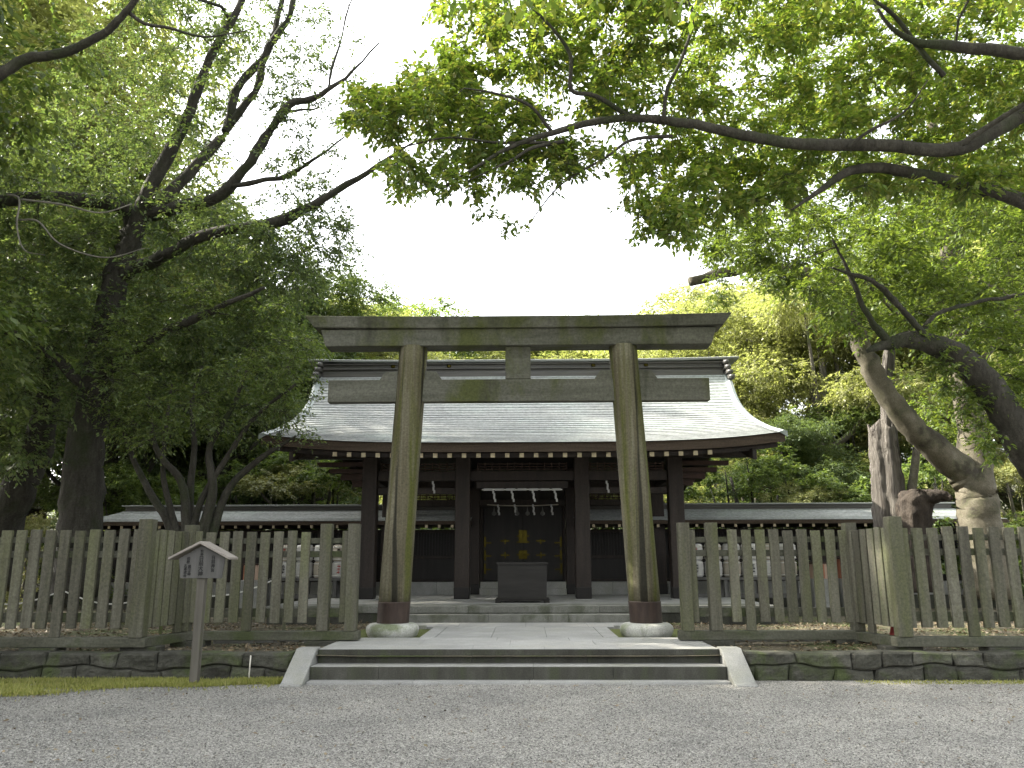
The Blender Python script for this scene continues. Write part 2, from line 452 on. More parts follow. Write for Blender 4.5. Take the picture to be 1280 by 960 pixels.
# ------------------------------------------------------------------ ground and setting
GT = 0.33     # terrace height behind the low wall
GP = 0.36     # paved strip under the torii
SP = 0.64     # floor of the gate's stone platform


def sheet(name, x0, x1, y0, y1, z, m, nx=1, ny=1, kind='structure', zf=None):
    xs = np.linspace(x0, x1, nx + 1)
    ys = np.linspace(y0, y1, ny + 1)
    vs = [(x, y, z + (zf(x, y) if zf else 0)) for y in ys for x in xs]
    fs = [(j * (nx + 1) + i, j * (nx + 1) + i + 1, (j + 1) * (nx + 1) + i + 1, (j + 1) * (nx + 1) + i) for j in range(ny) for i in range(nx)]
    return tag(MB().add(vs, fs).build(name, m), kind=kind)


sheet('gravel_court', -60, 60, -40, 10.9, 0.0, M['gravel'])
prng = np.random.default_rng(5)


def terrace_z(x, y):
    if y < 11.0: return 0.0
    return 0.03 * math.sin(x * 1.7 + y) * math.cos(y * 1.3 - x * 0.6)


sheet('terrace_ground', -60, 60, 10.86, 30, GT - 0.03, M['soil'], 120, 60, zf=lambda x, y: terrace_z(x, y) if abs(x) > 2.7 else -0.02)
sheet('forest_ground', -200, 200, 29.5, 260, GT - 0.06, M['forest_floor'], 40, 30, zf=lambda x, y: 0.13 * max(0, y - 55))

# front steps
st = empty('stone_steps', (0, 10.6, 0), 'wide low stone steps with sloping pale cheek stones rising from the gravel to the torii', 'steps')
b = MB()
xs = [-2.62, -1.3, 0.15, 1.4, 2.62]
for i in range(4): b.box(xs[i] + 0.002, xs[i + 1] - 0.002, 10.42, 10.62, -0.1, 0.03)
b.build('base_slab', M['paving'], st, 0.006)
b = MB()
xs = [-2.62, -1.75, 0.2, 1.2, 2.62]
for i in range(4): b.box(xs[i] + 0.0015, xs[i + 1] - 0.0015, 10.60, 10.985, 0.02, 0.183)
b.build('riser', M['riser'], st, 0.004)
b = MB()
for i in range(4): b.box(xs[i] + 0.0015, xs[i + 1] - 0.0015, 10.605, 10.965, 0.1835, 0.188)
b.build('tread', M['granite'], st)
b = MB()
xs = [-2.62, -0.6, 0.9, 2.62]
for i in range(3): b.box(xs[i] + 0.0015, xs[i + 1] - 0.0015, 10.97, 11.3, 0.15, GP - 0.004)
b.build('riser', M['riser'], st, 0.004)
b = MB()
xs = [-2.62, -1.6, -0.6, 0.35, 1.35, 2.62]
for i in range(5): b.box(xs[i] + 0.0015, xs[i + 1] - 0.0015, 10.975, 11.50, GP - 0.0035, GP)
b.build('tread', M['paving'], st)
for s in (-1, 1):
    x0, x1 = (2.63, 2.90)
    MB().prism([(10.22, -0.05), (10.22, 0.02), (10.30, 0.03), (10.93, 0.375), (11.15, 0.375), (11.15, -0.05)], 'x', s * x0, s * x1).build('cheek_stone', M['granite'], st, 0.012)

# paved path
pv = MB()
rows = [(11.503, 12.12), (12.123, 12.58)]
for k, (y0, y1) in enumerate(rows):
    x = -2.62
    while x < 2.6:
        w = min(1.05 + 0.25 * prng.random(), 2.62 - x)
        if 2.62 - x - w < 0.4: w = 2.62 - x
        pv.box(x + 0.002, x + w - 0.002, y0, y1, 0.2, GP - 0.001 * k)
        x += w
y = 12.583
while y < 14.5:
    h = 0.62
    xs = [-1.5, -1.27, -0.42, 0.42, 1.27, 1.5]
    for i in range(5):
        if i in (0, 4):
            pv.box(xs[i] + 0.002, xs[i + 1] - 0.002, y, min(y + h, 14.5) - 0.003, 0.2, GP + 0.004)
        else:
            pv.box(xs[i] + 0.002, xs[i + 1] - 0.002, y, min(y + h, 14.5) - 0.003, 0.2, GP - 0.002)
    y += h
for x0, x1 in ((-2.3, -1.1), (-1.1, 0.1), (0.1, 1.2), (1.2, 2.3)):
    pv.box(x0 + 0.002, x1 - 0.002, 14.503, 15.49, 0.2, GP)
tag(pv.build('paved_path', M['paving'], None, 0.004, seg=1), kind='structure')
# kerbs beside the torii footings
for s, nm in ((-1, 'left'), (1, 'right')):
    b = MB()
    b.box(min(s * 2.63, s * 4.6), max(s * 2.63, s * 4.6), 12.50, 12.66, 0.2, 0.40)
    b.box(min(s * 1.62, s * 2.3), max(s * 1.62, s * 2.3), 14.30, 14.46, 0.2, 0.40)
    tag(b.build('kerb_stone', M['granite'], None, 0.01), kind='structure')
    tag(MB().box(min(s * 1.52, s * 2.7), max(s * 1.52, s * 2.7), 12.6, 14.3, 0.2, GT + 0.01).build('moss_bed', M['moss']), kind='structure')

# low stone retaining walls
def stone_wall(x0, x1, y, h, courses, rng, label):
    b = MB()
    zb = -0.04
    hs = np.array([1.0 + 0.25 * rng.random() for _ in range(courses)])
    hs = hs / hs.sum() * (h - zb)
    z = zb
    for c in range(courses):
        x = x0 - 0.3 * rng.random()
        while x < x1:
            w = 0.35 + 0.45 * rng.random()
            xa, xb = max(x, x0), min(x + w, x1)
            if xb - xa > 0.05:
                nx, nz = max(4, int((xb - xa) / 0.028)), 8
                hz = hs[c]
                d0 = 0.03 * rng.random()
                tl, tr_ = 0.10 * (rng.random() - 0.5), 0.10 * (rng.random() - 0.5)
                vs, fs = [], []
                for j in range(nz + 1):
                    for i in range(nx + 1):
                        u, t = i / nx, j / nz
                        e = min(min(u, 1 - u) * (xb - xa), min(t, 1 - t) * hz)
                        rnd = max(0.0, 1 - e / 0.022) ** 2 * 0.032
                        px = xa + 0.005 + u * (xb - xa - 0.01) + (tl * (1 - u) + tr_ * u) * (t - 0.5)
                        wavy = (0.035 * math.sin(px * 3.3 + c * 2 + x0) + 0.012 * math.sin(px * 11 + c))
                        lo_, hi_ = (0 if c == 0 else 1), (1 if c < courses - 1 else 0.25)
                        wv = wavy * (lo_ * (1 - t) + hi_ * t)
                        if c > 0 and j == 0: wv = (0.035 * math.sin(px * 3.3 + (c - 1) * 2 + x0) + 0.012 * math.sin(px * 11 + c - 1))
                        elif c > 0: wv = (0.035 * math.sin(px * 3.3 + (c - 1) * 2 + x0) + 0.012 * math.sin(px * 11 + c - 1)) * (1 - t) + wavy * hi_ * t
                        pz = z + 0.004 + t * (hz - 0.008) + wv
                        q = Vector((px * 7 + x * 3, c * 5.0, pz * 9))
                        py = y + d0 + rnd + 0.022 * mnoise.noise(q) + 0.012 * mnoise.noise(q * 3.1)
                        vs.append((px, py, pz))
                nf = (nx + 1) * (nz + 1)
                for j in range(nz):
                    for i in range(nx):
                        a = j * (nx + 1) + i
                        fs.append((a, a + 1, a + nx + 2, a + nx + 1))
                # back edge ring gives the stone its depth
                for i in range(nx + 1): vs.append((vs[nz * (nx + 1) + i][0], y + 0.30, vs[nz * (nx + 1) + i][2]))
                for i in range(nx): fs.append((nz * (nx + 1) + i, nz * (nx + 1) + i + 1, nf + i + 1, nf + i))
                k = len(vs)
                for j in range(nz + 1): vs.append((vs[j * (nx + 1)][0], y + 0.3, vs[j * (nx + 1)][2]))
                for j in range(nz): fs.append((j * (nx + 1), (j + 1) * (nx + 1), k + j + 1, k + j))
                k = len(vs)
                for j in range(nz + 1): vs.append((vs[j * (nx + 1) + nx][0], y + 0.3, vs[j * (nx + 1) + nx][2]))
                for j in range(nz): fs.append((j * (nx + 1) + nx, k + j, k + j + 1, (j + 1) * (nx + 1) + nx))
                b.add(vs, fs)
            x += w
        z += hs[c]
    b.box(x0, x1, y + 0.16, y + 0.28, -0.05, h - 0.03)
    tag(b.build('stone_wall', M['wallstone'], None, smooth=False), label, 'wall')


stone_wall(-11, -2.92, 10.72, GT + 0.01, 2, np.random.default_rng(3), 'low dark rough stone retaining wall behind the grass strip and the notice board')
stone_wall(2.92, 11, 10.72, GT + 0.01, 2, np.random.default_rng(4), 'low dark rough stone retaining wall of large blocks below the right fence')

# ------------------------------------------------------------------ torii
TY = 13.0
tor = empty('torii', (0, TY, GP), 'tall weathered mossy wooden torii standing at the top of the front steps', 'torii')
XB, XT, ZB, ZT = 1.98, 1.755, 0.52, 4.99
for s in (-1, 1):
    lean = lambda z, s=s: (s * (XB + (XT - XB) * (z - ZB) / (ZT - ZB)), 0)
    prof = [(0.247 - 0.012 * t, 0.83 + (ZT - 0.83) * t) for t in np.linspace(0, 1, 14)]
    pl = MB().lathe((0, TY, 0), prof, 40, lean).build('pillar', M['torii'], tor, smooth=True)
    MB().lathe((0, TY, 0), [(0.248, 0.50), (0.252, 0.52), (0.252, 0.84), (0.256, 0.85), (0.256, 0.865), (0.240, 0.868)], 40, lean).build('copper_band', M['copper_band'], pl, smooth=True)
    MB().lathe((s * XB, TY, 0), [(0.30, 0.3), (0.38, GP - 0.01), (0.405, 0.40), (0.415, 0.45), (0.40, 0.50), (0.35, 0.535), (0.26, 0.545)], 40).build('stone_footing', M['footing'], pl, smooth=True)
b = MB().box(-3.2, 3.2, TY - 0.20, TY + 0.20, 4.975, 5.262)
b.v = [((x * (3.29 / 3.2) if z > 5 else x), y, z) for x, y, z in b.v]
b.build('lower_lintel', M['torii_beam'], tor, 0.012)
# top lintel with slightly rising, slanted ends
b = MB()
rg = []
n = 24
for i in range(n + 1):
    t = -1 + 2 * i / n
    up = 0.03 * abs(t) ** 3
    xt, xb_ = 3.54 * t, 3.40 * t
    rg.append([(xb_, TY - 0.25, 5.264 + up), (xt, TY - 0.30, 5.45 + up), (xt, TY, 5.53 + up), (xt, TY + 0.30, 5.45 + up), (xb_, TY + 0.25, 5.264 + up)])
b.rings(rg)
b.build('top_lintel', M['torii_beam'], tor, 0.01)
MB().box(-3.15, 3.15, TY - 0.09, TY + 0.09, 4.05, 4.425).build('tie_beam', M['torii_beam'], tor, 0.01)
MB().box(-0.21, 0.21, TY - 0.10, TY + 0.10, 4.427, 4.973).build('strut', M['torii_beam'], tor, 0.01)
for s in (-1, 1):
    xm = s * 1.785
    for q in (-1, 1):
        xa, xb_ = xm + q * 0.17, xm + q * 0.52
        xc = xm + q * 0.42
        MB().prism([(xa, 4.427), (xb_, 4.427), (xc, 4.57), (xa, 4.57)], 'y', TY - 0.07, TY + 0.07).build('wedge', M['torii_beam'], tor, 0.006)

# ------------------------------------------------------------------ fences
def fence(sgn, name_label):
    root = empty('picket_fence', (sgn * 5.0, 12.1, GT), name_label, 'fence')
    A, B_, C_, D_ = Vector((sgn * 10.0, 11.15)), Vector((sgn * 5.1, 11.15)), Vector((sgn * 4.88, 12.1)), Vector((sgn * 2.44, 12.1))
    rng = np.random.default_rng(11 if sgn < 0 else 12)

    def section(a, b, n, longs, ztop=1.92, posts_at=()):
        d = (b - a)
        Ln = d.length
        u = d / Ln
        nrm = Vector((u.y, -u.x))
        if nrm.y > 0: nrm = -nrm
        if abs(u.y) > 0.8 and nrm.x * sgn > 0: nrm = -nrm
        pk = MB()
        for i in range(n):
            t = (i + 0.5) / n
            if any(abs(t * Ln - q) < 0.12 for q in posts_at): continue
            p = a + d * t + nrm * 0.045
            long = i in longs
            w = 0.138 + 0.012 * (rng.random() - 0.5)
            z0 = 0.50 if long else 0.615 + 0.012 * (rng.random() - 0.5)
            z1 = ztop + 0.026 * (rng.random() - 0.5)
            pk.obox((p.x, p.y, (z0 + z1) / 2), w, 0.05, z1 - z0, math.atan2(u.y, u.x) + 0.02 * (rng.random() - 0.5), 0.008 * (rng.random() - 0.5), 0.012 * (rng.random() - 0.5))
        pk.build('slat_panel', M['fence'], root, 0.005, seg=1)
        for z0, z1 in ((1.745, 1.825), (1.545, 1.635), (0.69, 0.815)):
            q0, q1 = a - nrm * 0.015, b - nrm * 0.015
            MB().beam((q0.x, q0.y, (z0 + z1) / 2), (q1.x, q1.y, (z0 + z1) / 2), 0.055, z1 - z0).build('rail', M['fence_beam'], root, 0.004, seg=1)
        k = 0.0 if abs(u.y) > 0.8 else 0.13
        q0, q1 = a - u * (k if a is not A else 0) * 0.7, b + u * k
        dz = 0.0 if k else -0.012
        MB().beam((q0.x, q0.y, 0.435 + dz), (q1.x, q1.y, 0.435 + dz), 0.19 if k else 0.17, 0.125).build('sill_beam', M['fence_beam'], root, 0.01)
        return u

    section(A, B_, 24, {3, 8, 13, 18} if sgn < 0 else {4, 9, 14, 19})
    section(B_, C_, 6, {3} if sgn > 0 else {4})
    section(C_, D_, 12, {4} if sgn < 0 else {7}, posts_at=(2.03,))

    def post(p, z1, w=0.165):
        MB().box(p.x - w / 2, p.x + w / 2, p.y - w / 2, p.y + w / 2, 0.4985, z1).build('post', M['fence'], root, 0.008)
    post(B_ + Vector((0, -0.03)), 2.06, 0.18)
    post(C_ + Vector((0, -0.02)), 2.02)
    post(D_ + Vector((0, -0.02)), 2.03)
    post(C_ + (D_ - C_) * (2.03 / 2.44) + Vector((0, -0.02)), 2.03)
    for p in (A + Vector((-sgn * 0.6, 0)), A + Vector((-sgn * 2.4, 0)), A + Vector((-sgn * 3.6, 0)), B_ + Vector((-sgn * 0.0, 0.12)), C_ + Vector((-sgn * 0.1, 0)), D_ + Vector((sgn * 0.4, 0))):
        w = 0.5 if p is not D_ else 0.7
        MB().box(p.x - w / 2, p.x + w / 2, p.y - 0.12, p.y + 0.16, 0.25, 0.368).build('support_block', M['wallstone'], root, 0.01)


fence(-1, 'mossy grey green picket fence behind the wooden notice board, ending beside the torii')
fence(1, 'mossy grey green picket fence in front of the bare dead trunk and stump')

# ------------------------------------------------------------------ gate
GX = 0.03
GY = 18.5
pf = MB()
pf.box(-4.9, -2.22, 15.86, 22.4, 0.2, SP).box(2.22, 4.9, 15.86, 22.4, 0.2, SP).box(-2.218, 2.218, 15.862, 22.4, 0.2, SP - 0.0015)
plat = empty('stone_platform', (0, 16, GT), 'long pale stone platform with two steps that the gate stands on', 'platform')
pf = MB()
xs = [-4.9, -3.6, -2.25, -1.0, 0.6, 1.5, 2.25, 3.5, 4.9]
for i in range(8):
    pf.box(xs[i] + 0.002, xs[i + 1] - 0.002, 15.85, 16.6, SP - 0.13, SP)
pf.build('edge_slab', M['platform_stone'], plat, 0.008)
MB().box(-4.898, 4.898, 16.602, 22.4, 0.2, SP - 0.004).build('floor_slab', M['granite'], plat)
MB().box(-4.88, 4.88, 15.89, 16.6, 0.2, SP - 0.133).build('course', M['riser'], plat)
b = MB()
xs = [-2.2, -0.6, 0.9, 2.2]
for i in range(3): b.box(xs[i] + 0.002, xs[i + 1] - 0.002, 15.5, 15.848, 0.25, 0.50)
b.build('step', M['platform_stone'], plat, 0.008)
for s in (-1, 1):
    MB().prism([(15.35, 0.3), (15.35, 0.42), (15.85, SP + 0.01), (15.85, 0.3)], 'x', s * 2.203, s * 2.36).build('cheek_stone', M['paving'], plat, 0.008)

gate = empty('shrine_gate', (GX, GY, SP), 'dark wooden three bay shrine gate under a pale grey green copper roof', 'gate building')
CX = (1.36, 3.50)
RY = 21.0                                   # ridge line
PROF = [(20.75, 6.30), (20.35, 5.93), (19.9, 5.50), (19.45, 5.13), (18.95, 4.80), (18.4, 4.50), (17.75, 4.22), (17.0, 3.96)]
HW = 5.50


def smooth_poly(pts, n):
    pts = [Vector(p) for p in pts]
    out = []
    ext = [pts[0] * 2 - pts[1]] + pts + [pts[-1] * 2 - pts[-2]]
    for i in range(1, len(ext) - 2):
        p0, p1, p2, p3 = ext[i - 1:i + 3]
        for k in range(n):
            t = k / n
            out.append(0.5 * ((2 * p1) + (p2 - p0) * t + (2 * p0 - 5 * p1 + 4 * p2 - p3) * t * t + (3 * p1 - p0 - 3 * p2 + p3) * t ** 3))
    out.append(pts[-1].copy())
    return out


def prof_at(n):
    p = smooth_poly([(y, z, 0) for y, z in PROF], 12)
    d = [0]
    for i in range(1, len(p)): d.append(d[-1] + (p[i] - p[i - 1]).length)
    return [(float(np.interp(d[-1] * k / n, d, [q.x for q in p])), float(np.interp(d[-1] * k / n, d, [q.y for q in p])), k / n) for k in range(n + 1)]


def eave_lift(x, t):
    """The eave rises towards its corners."""
    a = min(abs(x) / HW, 1.0)
    return 0.19 * (a ** 4.0) * t ** 1.5


NC = 30
pp = prof_at(NC)
nx = 48
def xw(u, t):            # gable verge sweeps outwards at the eave
    return u * (HW + 0.16 * t ** 3 - 0.10 * math.sin(math.pi * min(1, t * 1.4)) )
rf = MB()
for side in (1, -1):
    for k in range(NC):
        (y0, z0, t0), (y1, z1, t1) = pp[k], pp[k + 1]
        nyz = Vector((0, -(z0 - z1), -(y0 - y1)))
        vs = []
        for i in range(nx + 1):
            u = -1 + 2 * i / nx
            for (yy, zz, tt, off) in ((y0, z0, t0, 0.0), (y1, z1, t1, 0.014), (y1, z1, t1, 0.0)):
                xx = xw(u, tt)
                Y = yy - off * 0.45
                if side < 0: Y = 2 * RY - Y
                vs.append((GX + xx, Y, zz + eave_lift(xx, tt) + off * 0.9))
        fs = []
        for i in range(nx):
            a = i * 3
            f1 = (a, a + 3, a + 4, a + 1)
            f2 = (a + 1, a + 4, a + 5, a + 2)
            fs += [f1[::-1], f2[::-1]] if side > 0 else [f1, f2]
        rf.add(vs, fs)
roof = rf.build('roof', M['copper_roof'], gate)

# thick layered eave edge and the dark underside of the roof
def shell(off_y, off_z0, off_z1, inset, t_from=0.0):
    """Band hung under the roof surface between two drops."""
    b = MB()
    for side in (1, -1):
        rows = []
        for k in range(0, NC + 1, 2):
            y, z, t = pp[k]
            row = []
            for i in range(nx + 1):
                u = -1 + 2 * i / nx
                x = xw(u, t) * (1 - inset / HW)
                Y = y + off_y * t
                if side < 0: Y = 2 * RY - Y
                row.append((GX + x, Y, z + eave_lift(x, t)))
            rows.append(row)
        nr = len(rows)
        vs = [(x, y, z - off_z0) for r in rows for x, y, z in r] + [(x, y, z - off_z1) for r in rows for x, y, z in r]
        w = nx + 1
        H = nr * w
        fs = []
        for k in range(nr - 1):
            for i in range(nx):
                a = k * w + i
                fs.append((a, a + 1, a + w + 1, a + w))
                fs.append((H + a, H + a + w, H + a + w + 1, H + a + 1))
            for i in (0, nx):
                a = k * w + i
                fs.append((a, a + w, H + a + w, H + a))
        for i in range(nx):
            a = (nr - 1) * w + i
            fs.append((a, a + 1, H + a + 1, H + a))
        b.add(vs, fs)
    return b


fa = shell(0.04, 0.004, 0.20, 0.03).build('eave_edge', M['fascia'], roof)
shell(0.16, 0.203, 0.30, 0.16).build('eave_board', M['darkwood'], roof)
# verge strips of green copper along the gables
for s in (-1, 1):
    b = MB()
    for side in (1, -1):
        ring = []
        for k in range(NC + 1):
            y, z, t = pp[k]
            x = xw(s, t)
            Y = y if side > 0 else 2 * RY - y
            zz = z + eave_lift(x, t)
            ring.append([(GX + x - s * 0.16, Y, zz + 0.012), (GX + x - s * 0.05, Y, zz + 0.05), (GX + x + s * 0.02, Y, zz + 0.02), (GX + x + s * 0.02, Y, zz - 0.10)])
        b.rings(ring)
    b.build('verge', M['copper_verge'], roof)

# ridge
rd = MB()
RW = 5.33
rd.box(GX - RW, GX + RW, RY - 0.30, RY + 0.30, 6.15, 6.40)
rd.box(GX - RW, GX + RW, RY - 0.24, RY + 0.24, 6.40, 6.62)
rd.box(GX - RW, GX + RW, RY - 0.30, RY + 0.30, 6.47, 6.505)
rd.box(GX - RW, GX + RW, RY - 0.31, RY + 0.31, 6.60, 6.64)
ridge = rd.build('ridge', M['ridge'], roof, 0.01)
b = MB()
rg = []
for i in range(25):
    t = -1 + i / 12
    x = GX + t * (RW + 0.42)
    up = 0.05 * abs(t) ** 4
    rg.append([(x, RY - 0.38, 6.70 + up), (x, RY, 6.80 + up), (x, RY + 0.38, 6.70 + up), (x, RY + 0.36, 6.65 + up), (x, RY - 0.36, 6.65 + up)])
b.rings(rg)
b.build('ridge_cap', M['ridge_top'], roof, 0.006)
for s in (-1, 1):
    b = MB()
    x = GX + s * (RW + 0.06)
    for k in range(4):
        b.obox((x + s * 0.02 * k, RY - 0.02, 6.60 - 0.15 * k), 0.16, 0.80 + 0.16 * k, 0.11)
        b.lathe((x + s * 0.02 * k, RY - 0.42 - 0.08 * k, 6.53 - 0.15 * k), [(0.0, 0.0), (0.06, 0.01), (0.085, 0.06), (0.06, 0.11), (0, 0.12)], 12)
    b.build('ridge_end_ornament', M['ridge'], roof, 0.012)
for x in (-3.45, -1.95, 1.9, 3.3):
    b = MB()
    n = 12
    rr = [[(GX + x + r * math.cos(2 * math.pi * i / n), yy, 6.56 + r * math.sin(2 * math.pi * i / n)) for i in range(n)] for r, yy in ((0.062, RY - 0.235), (0.062, RY - 0.262), (0.03, RY - 0.28))]
    b.rings(rr).build('gold_crest', M['gold'], roof)

# rafters with pale end caps
def beam_z(y): return float(np.interp(y, [q[0] for q in PROF][::-1], [q[1] for q in PROF][::-1]))
for i in range(-13, 14):
    x = GX + i * 0.31
    lift = eave_lift(x - GX, 1.0)
    r = MB().beam((x, 17.12, 3.70 + lift * 0.8), (x, 19.3, 4.28), 0.085, 0.10).build('rafter', M['darkwood'], gate)
    MB().box(x - 0.048, x + 0.048, 17.095, 17.13, 3.645 + lift * 0.8, 3.745 + lift * 0.8).build('end_cap', M['cap'], r, 0.006)
# purlins carried out under the gables
for y, z in ((18.5, 3.93), (21.0, 5.2), (23.5, 3.93)):
    p = MB().beam((GX - 5.25, y, z), (GX + 5.25, y, z), 0.22, 0.26).build('purlin', M['darkwood'], gate, 0.01)
    for s in (-1, 1):
        MB().box(GX + s * 5.27 - 0.02, GX + s * 5.27 + 0.02, y - 0.12, y + 0.12, z - 0.14, z + 0.14).build('end_cap', M['cap'], p, 0.006)
# gable boards
for s in (-1, 1):
    b = MB()
    x = GX + s * 4.95
    ring = []
    for side in (1, -1):
        r_ = []
        for k in range(0, NC + 1, 2):
            y, z, t = pp[k]
            Y = y if side > 0 else 2 * RY - y
            zz = z + eave_lift(5, t)
            r_.append([(x - 0.04, Y, zz - 0.31), (x + 0.04, Y, zz - 0.31), (x + 0.04, Y, zz - 0.62 + 0.1 * t), (x - 0.04, Y, zz - 0.62 + 0.1 * t)])
        b.rings(r_)
    b.build('gable_board', M['darkwood'], gate)
    g = MB().prism([(18.4, 3.8), (23.6, 3.8), (21.0, 5.75)], 'x', GX + s * 3.42, GX + s * 3.48).build('gable_wall', M['darkwood'], gate)
    # stepped bracket arms below the gable overhang
    for k in range(4):
        MB().box(min(GX + s * 3.5, GX + s * (4.75 - 0.28 * k)), max(GX + s * 3.5, GX + s * (4.75 - 0.28 * k)), 18.42, 18.58, 3.62 - 0.155 * k, 3.72 - 0.155 * k).build('bracket_arm', M['redwood'], gate, 0.006)
        MB().box(min(GX + s * 3.5, GX + s * (4.75 - 0.28 * k)), max(GX + s * 3.5, GX + s * (4.75 - 0.28 * k)), 20.9, 21.06, 3.62 - 0.155 * k, 3.72 - 0.155 * k).build('bracket_arm', M['redwood'], gate, 0.006)

# columns
for y, xset, w in ((GY, CX, 0.34), (20.9, (1.26, 3.46), 0.32)):
    for xx in xset:
        for s in (-1, 1):
            x = GX + s * xx
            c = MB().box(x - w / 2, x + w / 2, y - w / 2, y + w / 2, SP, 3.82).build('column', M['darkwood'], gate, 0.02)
            MB().box(x - w / 2 - 0.006, x + w / 2 + 0.006, y - w / 2 - 0.006, y + w / 2 + 0.006, SP + 0.012, SP + 0.27).build('metal_sheath', M['sheath'], c, 0.02)
            MB().box(x - w / 2 - 0.06, x + w / 2 + 0.06, y - w / 2 - 0.06, y + w / 2 + 0.06, SP - 0.05, SP + 0.012).build('base_stone', M['granite'], c, 0.01)
# tie beams between the columns
for y, z0, z1, m in ((GY, 3.28, 3.50, 'darkwood'), (GY, 2.98, 3.12, 'darkwood'), (20.9, 3.30, 3.55, 'darkwood'), (20.9, 2.86, 3.02, 'darkwood')):
    xs = [-3.48, -1.36, 1.36, 3.48]
    for i in range(3):
        if i == 1 and y == GY and z0 < 3.0: continue
        MB().box(GX + xs[i] + 0.165, GX + xs[i + 1] - 0.165, y - 0.09, y + 0.09, z0, z1).build('tie_beam', M[m], gate, 0.008)
for s in (-1, 1):
    for xx in CX:
        MB().box(GX + s * xx - 0.08, GX + s * xx + 0.08, GY + 0.17, 20.74, 3.3, 3.5).build('tie_beam', M['darkwood'], gate, 0.008)
MB().box(GX - 1.05, GX + 1.05, GY - 0.10, GY + 0.10, 3.10, 3.26).build('hanging_beam', M['darkwood'], gate, 0.008)
# reddish lattice transoms
for y, z0, z1, x0, x1 in ((GY, 3.515, 3.70, -3.25, -1.4), (GY, 3.515, 3.70, -1.03, 1.03), (GY, 3.515, 3.70, 1.4, 3.25), (20.9, 3.04, 3.24, -3.18, -1.28), (20.9, 3.04, 3.24, 1.28, 3.18)):
    b = MB()
    n = int((x1 - x0) / 0.16)
    for i in range(n + 1):
        x = GX + x0 + (x1 - x0) * i / n
        b.box(x - 0.012, x + 0.012, y - 0.03, y + 0.01, z0, z1)
    for k in range(3):
        z = z0 + (z1 - z0) * (k + 0.5) / 3
        b.box(GX + x0, GX + x1, y - 0.02, y + 0.006, z - 0.012, z + 0.012)
    b.build('lattice_transom', M['redwood'], gate)
MB().box(GX - 3.4, GX + 3.4, GY + 0.15, 23.4, 3.835, 3.865).build('ceiling_board', M['blackwood'], gate)

# doors and their wall at the back of the porch
DY = 21.1
for s in (-1, 1):
    d = MB().box(min(GX + s * 0.006, GX + s * 1.03), max(GX + s * 0.006, GX + s * 1.03), DY, DY + 0.09, 0.98, 2.86).build('door', M['blackwood'], gate, 0.006)
    for z, w, xs_ in ((1.98, 0.13, 0.46), (1.62, 0.17, 0.46)):
        b = MB().obox((GX + s * xs_, DY - 0.008, z), 0.24, 0.012, 0.035).obox((GX + s * xs_, DY - 0.0085, z - (0.02 if z > 1.9 else 0)), 0.035, 0.013, w)
        b.build('gold_fitting', M['gold'], d)
    for z in (1.95, 1.62, 1.28):
        b = MB().obox((GX + s * 0.98, DY - 0.008, z), 0.05, 0.012, 0.26).obox((GX + s * 0.90, DY - 0.0085, z - 0.02), 0.17, 0.013, 0.035)
        b.build('gold_fitting', M['gold'], d)
    b = MB().obox((GX + s * 0.055, DY - 0.008, 2.09), 0.10, 0.012, 0.33)
    for dz in (-0.1, 0.05): b.obox((GX + s * 0.115, DY - 0.0085, 2.05 + dz), 0.1, 0.013, 0.035)
    b.build('gold_fitting', M['gold'], d)
    b = MB().obox((GX + s * 0.055, DY - 0.008, 1.63), 0.10, 0.012, 0.22).obox((GX + s * 0.115, DY - 0.0085, 1.63), 0.1, 0.013, 0.035)
    b.build('gold_fitting', M['gold'], d)
    MB().box(min(GX + s * 1.035, GX + s * 1.10), max(GX + s * 1.035, GX + s * 1.10), DY - 0.05, DY + 0.12, 0.96, 2.9).build('door_post', M['darkwood'], gate, 0.006)
MB().box(GX - 1.1, GX + 1.1, DY + 0.10, DY + 0.14, 0.9, 2.88).build('door_light_stop', M['blackwood'], gate)  # added behind the doors to block light through their gap
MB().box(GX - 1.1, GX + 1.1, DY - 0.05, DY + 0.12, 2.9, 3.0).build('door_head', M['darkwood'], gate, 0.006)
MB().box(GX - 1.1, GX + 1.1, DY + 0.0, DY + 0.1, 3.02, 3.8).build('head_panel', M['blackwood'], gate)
for k, (z1, y0) in enumerate(((0.96, DY - 0.35), (0.80, DY - 0.65))):
    MB().box(GX - 1.08, GX + 1.08, y0, DY - 0.06 if k == 0 else DY - 0.352, SP, z1).build('door_step', M['granite'], gate, 0.006)

# rope with white blocks standing for sunlit dashes, and hanging paper strips
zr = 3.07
shimenawa = empty('paper_rope', (GX, GY - 0.14, zr), 'rope with white blocks for sunlit dashes and folded paper strips hanging above the shrine doors', 'shrine rope')
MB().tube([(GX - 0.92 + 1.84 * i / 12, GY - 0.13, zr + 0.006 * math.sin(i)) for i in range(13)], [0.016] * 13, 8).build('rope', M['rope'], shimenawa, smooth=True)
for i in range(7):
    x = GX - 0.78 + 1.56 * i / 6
    MB().obox((x, GY - 0.135, zr), 0.205, 0.04, 0.05, 0, 0, -0.01).build('sunlit_dash', M['white'], shimenawa, 0.004)  # white block painted in for a sunlit dash on the beam


def shide(x, y, z, L, tilt, parent):
    b = MB()
    zz, xx = z, x
    for k in range(4):
        h = L / 4
        b.obox((xx, y - 0.004 * k, zz - h / 2), 0.042, 0.004, h * 1.08, 0, 0, tilt)
        xx += 0.016 * (1 if k % 2 == 0 else -0.6) + tilt * -0.1
        zz -= h
    b.build('paper_strip', M['white'], parent)


